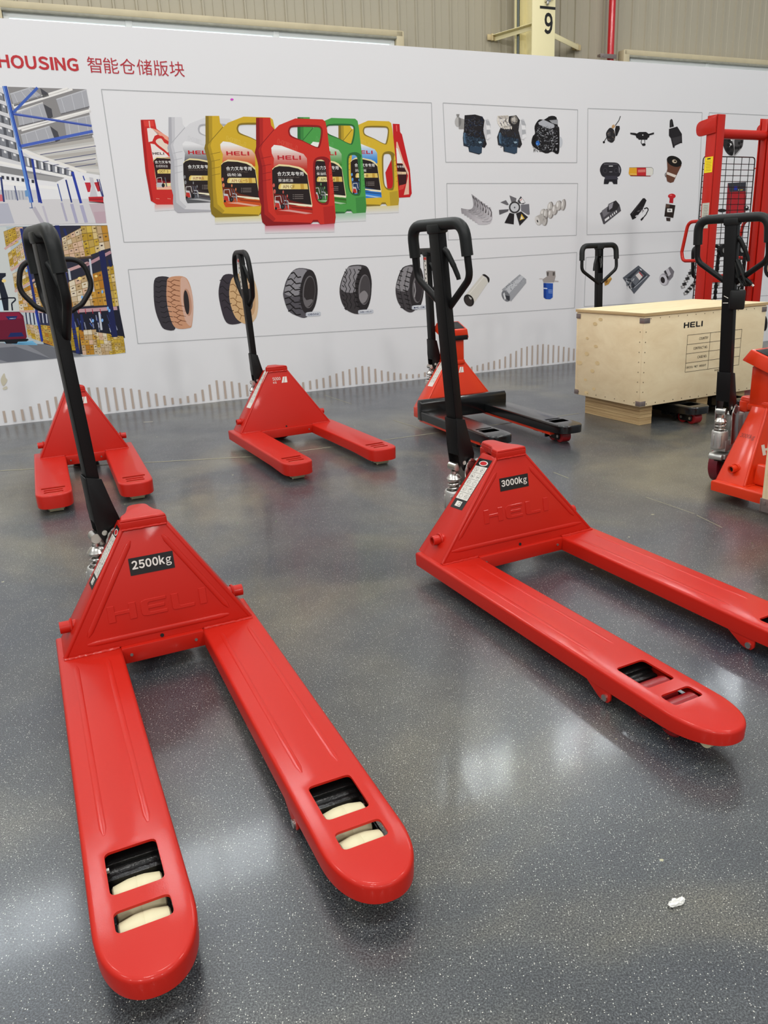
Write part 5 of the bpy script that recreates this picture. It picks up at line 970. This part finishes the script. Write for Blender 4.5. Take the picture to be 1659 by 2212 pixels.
    if c.get('scale'):
        s_ = c['scale']; z0 = tz
        b = MB(); b.prism(rrect(-.062, ty - .01, .062, ty + .10, .006, 2), z0 - .01, z0 + .17); b.prism(rrect(-.066, ty - .014, .066, ty + .104, .006, 2), z0 - .02, z0 + .006)
        col = b.build('indicator_column', mt, root, bevel=.003)
        Mx = Matrix.Translation((0, ty + .05, z0 + .17)) @ Matrix.Rotation(math.radians(s_.get('tilt', 20)), 4, 'X')
        b = MB(); b.prism([(-.092, -.075), (.092, -.075), (.092, .085), (-.092, .085)], 0, .055, 0, Mx, [(-.080, -.06), (.080, -.06), (.080, .07), (-.080, .07)]); hd = b.build('indicator_head', mt, root, bevel=.004)
        b = MB(); b.box((0, .005, .056), (.135, .10, .003), 0, Mx); b.build('display_panel', BLACK, hd, bevel=.001)
        b = MB(); b.box((.03, ty - .018, z0 + .15), (.10, .03, .03)); b.build('cable_gland', BLACK, col, bevel=.003)
        if s_.get('carriage'):      # black load frame riding over red lower forks
            y0 = -.002; b = MB(); h = .185
            pr = [(0, .055), (0, h - .03), (.006, h - .008), (.02, h), (.045, h - .002), (.06, h - .02), (.06, .055)]
            b.prism([(y0 - a, z) for a, z in pr], -W, W, 0, Matrix(((0, 0, 1, 0), (1, 0, 0, 0), (0, 1, 0, 0), (0, 0, 0, 1)))); b.build('load_frame', SATIN, root, bevel=.003)
            for s in (-1, 1): MB().box((s * (W - .08), -.40, .052), (.146, .78, .018)).build('lower_fork', mt, root, bevel=.003)
            MB().box((0, .06, .078), (2 * tB + .01, .17, .066)).build('lower_beam', mt, root, bevel=.003)
    return root
RIB1 = [((-.042, .283), (-.187, .045)), ((.042, .284), (.192, .044)), ((-.191, .025), (.190, .024))]
RIB2 = [((-.066, .270), (-.243, .070)), ((.070, .268), (.245, .064)), ((-.274, .036), (.273, .032))]
GUIDE2 = [(.067, .192), (.137, .187), (.142, .385), (.069, .392)]
truck(dict(label='red pallet truck with 2500kg sticker and cream rollers, nearest on the left', x=-.6644, y=1.9502, a=.4314, W=.2691, ribs=RIB1, logo=(-.130, .070, .135, .116), cap=True,
           lean=2.6, rating=('2500kg', (-.055, .187, .063, .235)), guide=[(.055, .185), (.122, .18), (.128, .36), (.060, .365)], steer=99))
truck(dict(label='red pallet truck with 3000kg sticker and dark red rollers, near right', x=.4223, y=2.5318, a=.4669, W=.3334, L=1.125, tB=.3165, dep=.16, ribs=RIB2, logo=(-.134, .103, .135, .150), cap=True, rib=.70,
           lean=5.5, rating=('3000kg', (-.058, .202, .061, .247)), guide=GUIDE2, roller=PUR, zbt=.056, nose=.215, axx=-.02, ax=.215, entry=.018, ez=.040, steer=98))
SLOT = lambda y: [(y - .012, y + .012, .053, .008), (y + .03, y + .05, .042, .007), (y + .068, y + .088, .042, .007)]
truck(dict(label='red short-fork pallet truck marked 5000 KG, middle of the back row', x=-.6523, y=4.6642, a=.4751, W=.3209, tB=.2862, tw=.0635, ty=.087, tz=.429, dep=.15, L=.86, tl=.10, tipn=3.2, holes=SLOT(.7175), rr=.042, rw=.036, entry=.022,
           ry=(.742, .778), rib=None, tab=None, cap=True, rating5=True, guide=[(.055, .16), (.125, .155), (.135, .40), (.075, .405)], guide_black=False, steer=88, oval=True, hw=.175, top=1.12, zb=.04, zbt=.03, zt=.095, handle_sticker=True))
truck(dict(label='red narrow pallet truck partly behind the black handle of the 2500kg one, far left', x=-1.7094, y=4.2039, a=.4131, W=.2613, tB=.2294, tw=.0523, ty=.054, tz=.43, L=.80, tl=.10, tipn=3.2, holes=SLOT(.668), rr=.042, rw=.036, entry=.022,
           ry=(.692, .728), rib=None, tab=None, cap=True, rating5=True, steer=0, oval=True, hw=.19, top=1.12, zb=.04, zbt=.03, zt=.095))
SC = dict(paint=ORANGE, fork_paint=SATIN, roller=PUR, zt=.115, zb=.06, zbt=.07, rib=None, tab=None, holes=[(.78, .80, .05, .006), (.815, .885, .052, .012)], ry=(.83, .90), rr=.036, rw=.03, cap=False, tipn=3.0, tl=.10, tubes=False, yb=-.01)
truck(dict(SC, label='orange-red weighing pallet truck with black forks, beside the wooden crate', x=.441, y=5.053, a=.403, W=.312, tB=.266, tw=.064, ty=.06, tz=.393, L=.925, rating5=True, r5=.208, guide=[(.055, .16), (.12, .155), (.13, .36), (.07, .365)], guide_black=False,
           holes=[(.70, .72, .05, .006), (.735, .805, .052, .012)], ry=(.75, .82), scale=dict(carriage=True), steer=95, handle_sticker=True, top=1.085))
truck(dict(SC, label='black-forked pallet truck carrying the wooden crate, its handle behind the crate', x=1.66, y=5.55, a=.461, W=.27, tB=.22, L=.90, hw=.16, steer=0, top=1.075, scale=None, holes=[(.70, .715, .05, .006), (.74, .83, .052, .012)], ry=(.76, .83)))
truck(dict(SC, label='orange-red weighing pallet truck with burgundy steer wheel at the right edge', hw=.150, x=1.706, y=3.235, a=.491, W=.31, tB=.284, tw=.066, ty=.09, tz=.38, dep=.148, dept=.077, fork_paint=ORANGE, tubes=True, yb=.15, L=1.15, scale=dict(tilt=18),
           steer=104, ax=.275, axx=-.04, nose=.27, cap=True, lean=5.5, zt=.09, zb=.045, zbt=.05, decal=(-.145, .111, .145, .156), flank_text='3000kg'))

# ---------------------------------------------------------------- wooden crates
def crate(name, label, N, th, w, l, zb, zt, marks=True):
    t = thing(name, label, 'crate', (N[0], N[1], 0), th); q = .012
    MB().box((l / 2, q / 2, (zb + zt - .02) / 2), (l, q, zt - .02 - zb)).build('long_panel', PLY, t, bevel=.0015)
    MB().box((l / 2, w - q / 2, (zb + zt - .02) / 2), (l, q, zt - .02 - zb)).build('long_panel', PLY, t, bevel=.0015)
    for x in (q / 2, l - q / 2): MB().box((x, w / 2, (zb + zt - .02) / 2), (q - .001, w - 2 * q, zt - .02 - zb)).build('end_panel', PLY, t, bevel=.0015)
    b = MB(); b.box((l / 2, w / 2, zt - .010), (l + .012, w + .012, .016), 1); b.box((l / 2, w / 2, zt - .0008), (l + .012, w + .012, .0016), 0)
    b.build('lid', [PLYTOP, PLYEDGE], t)
    MB().box((l / 2, w / 2, zb + .008), (l - .03, w - .03, .016)).build('bottom_board', PLY, t)
    sk = []
    for x in ((.14, .62, .96) if marks else (.15,)):
        b = MB()
        for k in range(6): b.box((x - .04 + (0 if k % 2 else .001), w / 2, (k + .5) * zb / 6), (.10, w - .10, zb / 6 - .0012))
        b.build('laminated_skid', PLYEDGE, t)
    if marks:
        for x0, z0, sx, sz in ((0, zt - .03, 1, -1), (0, zb + .004, 1, 1), (l, zt - .03, -1, -1), (l, zb + .004, -1, 1)):
            b = MB(); b.box((x0 + sx * .02, -.0012, z0 + sz * .014), (.044, .0024, .030)); b.box((x0 - sx * .0012, .018, z0 + sz * .014), (.0024, .040, .030)); b.box((x0 + sx * .012, -.003, z0 + sz * .014), (.006, .002, .020)); b.box((x0 + sx * .026, -.003, z0 + sz * .014), (.006, .002, .020))
            b.build('corner_clip', CLIP, t, bevel=.0008)
        for z0, sz in ((zt - .03, -1), (zb + .004, 1)):
            b = MB(); b.box((-.0012, w - .018, z0 + sz * .014), (.0024, .040, .030)); b.box((.012, w + .0012, z0 + sz * .014), (.03, .0024, .030)); b.build('corner_clip', CLIP, t, bevel=.0008)
        rng = random.Random(5); b = MB()
        for k in range(9):
            z = zb + .03 + k * (zt - zb - .08) / 8
            for y, x in ((-.0008, .012),): disc(b, (x + .004, 0, z), (0, -1, 0), .0028, 0, .0015)
            disc(b, (0, .03, z), (-1, 0, 0), .0026, 0, .0015)
        for k in range(14): disc(b, (.05 + k * (l - .09) / 13, 0, zb + .014 + rng.uniform(-.003, .003)), (0, -1, 0), .003, 0, .0015); disc(b, (.05 + k * (l - .09) / 13, 0, zt - .034), (0, -1, 0), .0025, 0, .0015)
        for k in range(7): disc(b, (0, .05 + k * (w - .09) / 6, zb + .02), (-1, 0, 0), .0026, 0, .0015)
        b.build('nail_heads', NAIL, t)['kind'] = 'stuff'
        b = MB()
        for y, z in ((.43, .60), (.50, .505), (.415, .46), (.50, .405), (.395, .355), (.44, .30), (.505, .235), (.42, .185), (.57, .34), (.38, .63), (.49, .15)):
            n = 14; r = rng.uniform(.010, .018); e = rng.uniform(1.2, 1.6)
            b.add([(-.0006, y + r * e * math.cos(2 * math.pi * i / n), z + r * .8 * math.sin(2 * math.pi * i / n)) for i in range(n)], [list(range(n))])
        b.build('knot', KNOT, t, smooth=False)
        MX = Matrix(((1, 0, 0, 0), (0, 0, -1, 0), (0, 1, 0, 0), (0, 0, 0, 1)))
        b = MB(); put_logo(b, .319, .575, .478, .608, .0008, 0, MX)
        x0, x1, x2 = .357, .552, .83; zs = [.530, .473, .417, .360, .304]
        for z in zs: b.box((x0 / 2 + x2 / 2, z, .0008), (x2 - x0, .0022, .0004), 0, MX)
        for x in (x0, x1, x2): b.box((x, (zs[0] + zs[-1]) / 2, .0008), (.0022, zs[0] - zs[-1], .0004), 0, MX)
        for k, (s, xa) in enumerate((('COUNTRY', .458), ('CONTRACT NO.', .415), ('CASE NO.', .455), ('GROSS/NET  WEIGHT', .364))): put_text(b, s, xa, (zs[k] + zs[k + 1]) / 2 - .008, .535, (zs[k] + zs[k + 1]) / 2 + .008, .0008, 0, MX, .015)
        put_text(b, 'MADE IN CHINA', .615, .284, .77, .296, .0008, 0, MX, .02)
        b.build('stencilled_lettering', INK, t, smooth=False)
    return t
crate('wooden_crate', 'pale plywood crate on skids with stencilled table, in front of the red stacker mast', (1.498, 4.662), .461, .608, 1.04, .128, .685)
c2 = crate('wooden_crate', 'plywood crate cut off by the right edge, a galvanised bracket on its lower corner', (1.697, 2.050), .50, .75, .9, .128, .62, False)
b = MB(); b.box((.03, .7515, .145), (.07, .003, .05)); b.box((-.0015, .72, .145), (.003, .07, .05)); b.box((-.004, .715, .14), (.004, .012, .014)); b.box((-.004, .735, .155), (.004, .008, .014)); b.build('corner_bracket', CLIP, c2, bevel=.001)
# ---------------------------------------------------------------- stacker
t = thing('hand_stacker', 'red hand stacker mast with black mesh guard and yellow notice, behind the wooden crate', 'stacker', (2.364, 6.000, 0), .461)
def chan(x0, sg):
    d, wv, th = .09, .08, .008; b = MB(); xo = x0; xi = x0 + sg * wv
    b.box(((xo + sg * th / 2), d / 2, .98), (th, d, 1.88)); b.box(((xo + xi) / 2, th / 2, .98), (wv, th, 1.88)); b.box(((xo + xi) / 2, d - th / 2, .98), (wv, th, 1.88))
    return b
o1 = chan(0, 1).build('mast_post', RED, t, bevel=.003); o2 = chan(.62, -1).build('mast_post', RED, t, bevel=.003)
MB().box((.555, .045, .98), (.03, .05, 1.86)).build('inner_rail', RED, t, bevel=.004); MB().box((.065, .045, .98), (.03, .05, 1.86)).build('inner_rail', RED, t, bevel=.004)
MB().cyl((.02, .045, 1.80), (.60, .045, 1.80), .033, 24).build('top_crossbar', RED, t)
for x, s in ((-.004, -1), (.624, 1)):
    P = [(p.x, p.y) for p in fillet([(.005, 1.80, 0), (.175, 1.79, 0), (.185, 1.89, 0), (.005, 1.91, 0)], [.004, .05, .05, .004], 5, True)]
    MB().prism(P, -.006, .006, 0, Matrix.Translation((x, 0, 0)) @ Matrix(((0, 0, 1, 0), (1, 0, 0, 0), (0, 1, 0, 0), (0, 0, 0, 1)))).build('top_plate', RED, t, bevel=.003)
b = MB(); xs = [.04, .11, .18, .26, .34, .42, .50, .56]; z = .62; y = .12
b.tube(fillet([(.02, y, .62), (.02, y, 1.66), (.56, y, 1.66), (.56, y, .62)], .03, 5, True), .004, 8, True)
for x in xs[1:-1]: b.tube([(x, y, .62), (x, y, 1.66)], .0028, 6)
for k in range(25): b.tube([(.02, y + .003, .64 + k * .0405), (.56, y + .003, .64 + k * .0405)], .0028, 6)
g = b.build('mesh_guard', SATIN, t)
for z in (1.58, 1.22): MB().tube([(.56, .12, z), (.59, .10, z + .01), (.60, .088, z + .012)], .004, 6).build('guard_clip', RED, g)
for x in (.01, .61):
    P = fillet([(x, .085, 1.215), (x, .21, 1.215), (x, .255, 1.0), (x, .24, .935), (x, .085, .935)], [0, .06, .03, .05, 0], 7)
    MB().tube(P, .0125, 14).build('side_handle', RED, t)
P = fillet([(.43, .40, .76), (.30, .40, .81), (.28, .40, 1.03), (.58, .40, 1.03), (.56, .40, .81), (.43, .40, .76)], [0, .04, .045, .045, .04, 0], 6)
tl = MB().tube(P, .013, 14).build('tiller_loop', BLACK, t); MB().box((.43, .40, .55), (.045, .03, .98)).build('tiller_post', BLACK, tl, bevel=.003)
MB().cyl((.31, .05, .1), (.31, .05, 1.02), .03, 20).build('lift_cylinder', BLACK, t)
MB().box((.31, .045, .80), (.47, .06, .055)).build('cross_member', RED, t, bevel=.004)
for x in (.215, .405):
    w = MB().lathe([(-.012, .018), (-.012, .048), (-.004, .042), (.004, .042), (.012, .048), (.012, .018)], (x, .045, 1.0), (0, 1, 0), 24).build('chain_pulley', BLACK, t)
    MB().cyl((x, .028, 1.0), (x, .062, 1.0), .022, 16).build('pulley_hub', STEEL, w)
    b = MB(); sx = -1 if x < .3 else 1
    for k in range(17):
        z = 1.0 - k * .0215
        b.box((x + sx * .046, .045, z), (.017, .014 if k % 2 else .024, .024))
    b.build('lift_chain', GREASE, t, bevel=.002)
    MB().cyl((x + sx * .02, .045, .74), (x + sx * .02, .045, .78), .008, 10).build('chain_anchor', STEEL, t)
YEL = mat('yellow_notice', (250, 224, 20), .5); GREY = mat('grey_data_plate', (196, 196, 184), .5)
ML = Matrix(((0, 0, -1, -.0006), (-1, 0, 0, 0), (0, 1, 0, 0), (0, 0, 0, 1)))
b = MB(); b.box((-.048, 1.595, .0005), (.072, .105, .001), 0, ML); b.box((-.048, 1.635, .0012), (.03, .008, .0006), 1, ML)
for k in range(7): b.box((-.048, 1.62 - k * .0105, .0012), (.052 - .004 * (k % 3), .0028, .0006), 2, ML)
b.build('warning_notice', [YEL, INK, mat('notice_print', (190, 150, 30), .5)], t)
b = MB(); b.box((-.046, 1.25, .0005), (.066, .175, .001), 0, ML)
for k in range(7): b.box((-.046 + .004 * (k % 2), 1.32 - k * .011, .0012), (.04, .0028, .0006), 1, ML)
b.tube([(-.068, 1.20, .0012), (-.06, 1.185, .0012), (-.04, 1.18, .0012), (-.03, 1.195, .0012), (-.028, 1.225, .0012)], .0008, 4, False, 1, ML)
b.build('data_plate', [GREY, mat('plate_print', (120, 120, 112), .5)], t)
for s in (.10, .52): MB().prism([(s - .05, -1.0), (s + .05, -1.0), (s + .06, 0), (s - .06, 0)], .05, .09).build('fork', RED, t, bevel=.004)
b = MB(); b.box((.31, .25, .09), (.62, .36, .08)); b.build('base_frame', RED, t, bevel=.006)
for x in (.08, .54): MB().cyl((x - .02, .38, .075), (x + .02, .38, .075), .074, 24).build('steer_wheel', BURG, t)
# charger hanging on the right-hand truck

# ---------------------------------------------------------------- small things
SCRAP = mat('crumpled_white_film', (226, 226, 220), .5)
rng = random.Random(4); bm = bmesh.new(); bmesh.ops.create_icosphere(bm, subdivisions=3, radius=.016)
for v in bm.verts: v.co = Vector((v.co.x * 1.05, v.co.y * .42, max(.0002, v.co.z * .35 + .003))) * (1 + rng.uniform(-.22, .22))
me = bpy.data.meshes.new('paper_scrap'); bm.to_mesh(me); bm.free(); me.materials.append(SCRAP); o = link('paper_scrap', me); o.location = (0.449, 1.055, 0); o.rotation_euler = (0, 0, .35)
for v in me.vertices: v.co.z = max(v.co.z, .0003)
tag(o, 'small crumpled white scrap lying on the floor, lower right', 'scrap')
t = thing('power_adapter', 'black plug-in charger with bundled cable tied to the handle post at the right edge', 'charger', (1.449, 3.322, .838), -.39)
MB().box((0, 0, 0), (.060, .036, .080)).build('adapter_body', BLACK, t, bevel=.007)
b = MB()
for k in range(4): b.tube([(p.x + .004 * k, p.y + .005 * k - .008, p.z) for p in fillet([(-.022, 0, .150 - .006 * k), (-.004, .008, .085), (.018 + .005 * k, 0, .052), (.026, -.006, .064), (.004, -.004, .112), (-.018, 0, .160)], .02, 4)], .0032, 8)
b.tube(fillet([(0, 0, .038), (.004, -.006, .056), (.020, -.004, .062), (.010, 0, .10)], .012, 4), .0032, 8); b.build('cable_bundle', RUBBER, t)
pg = MB().cyl((.026, -.012, .082), (.050, -.014, .060), .0075, 12).build('barrel_plug', BLACK, t); MB().cyl((.050, -.014, .060), (.057, -.0145, .0535), .0048, 10).build('plug_tip', WHITE, pg)
for z, r in ((.012, .5), (-.012, 0)): MB().box((0, 0, 0), (.020, .0015, .0025), 0, Matrix.Translation((-.044, -.014, z)) @ Matrix.Rotation(r, 4, 'Y')).build('cable_tie', WHITE, t)
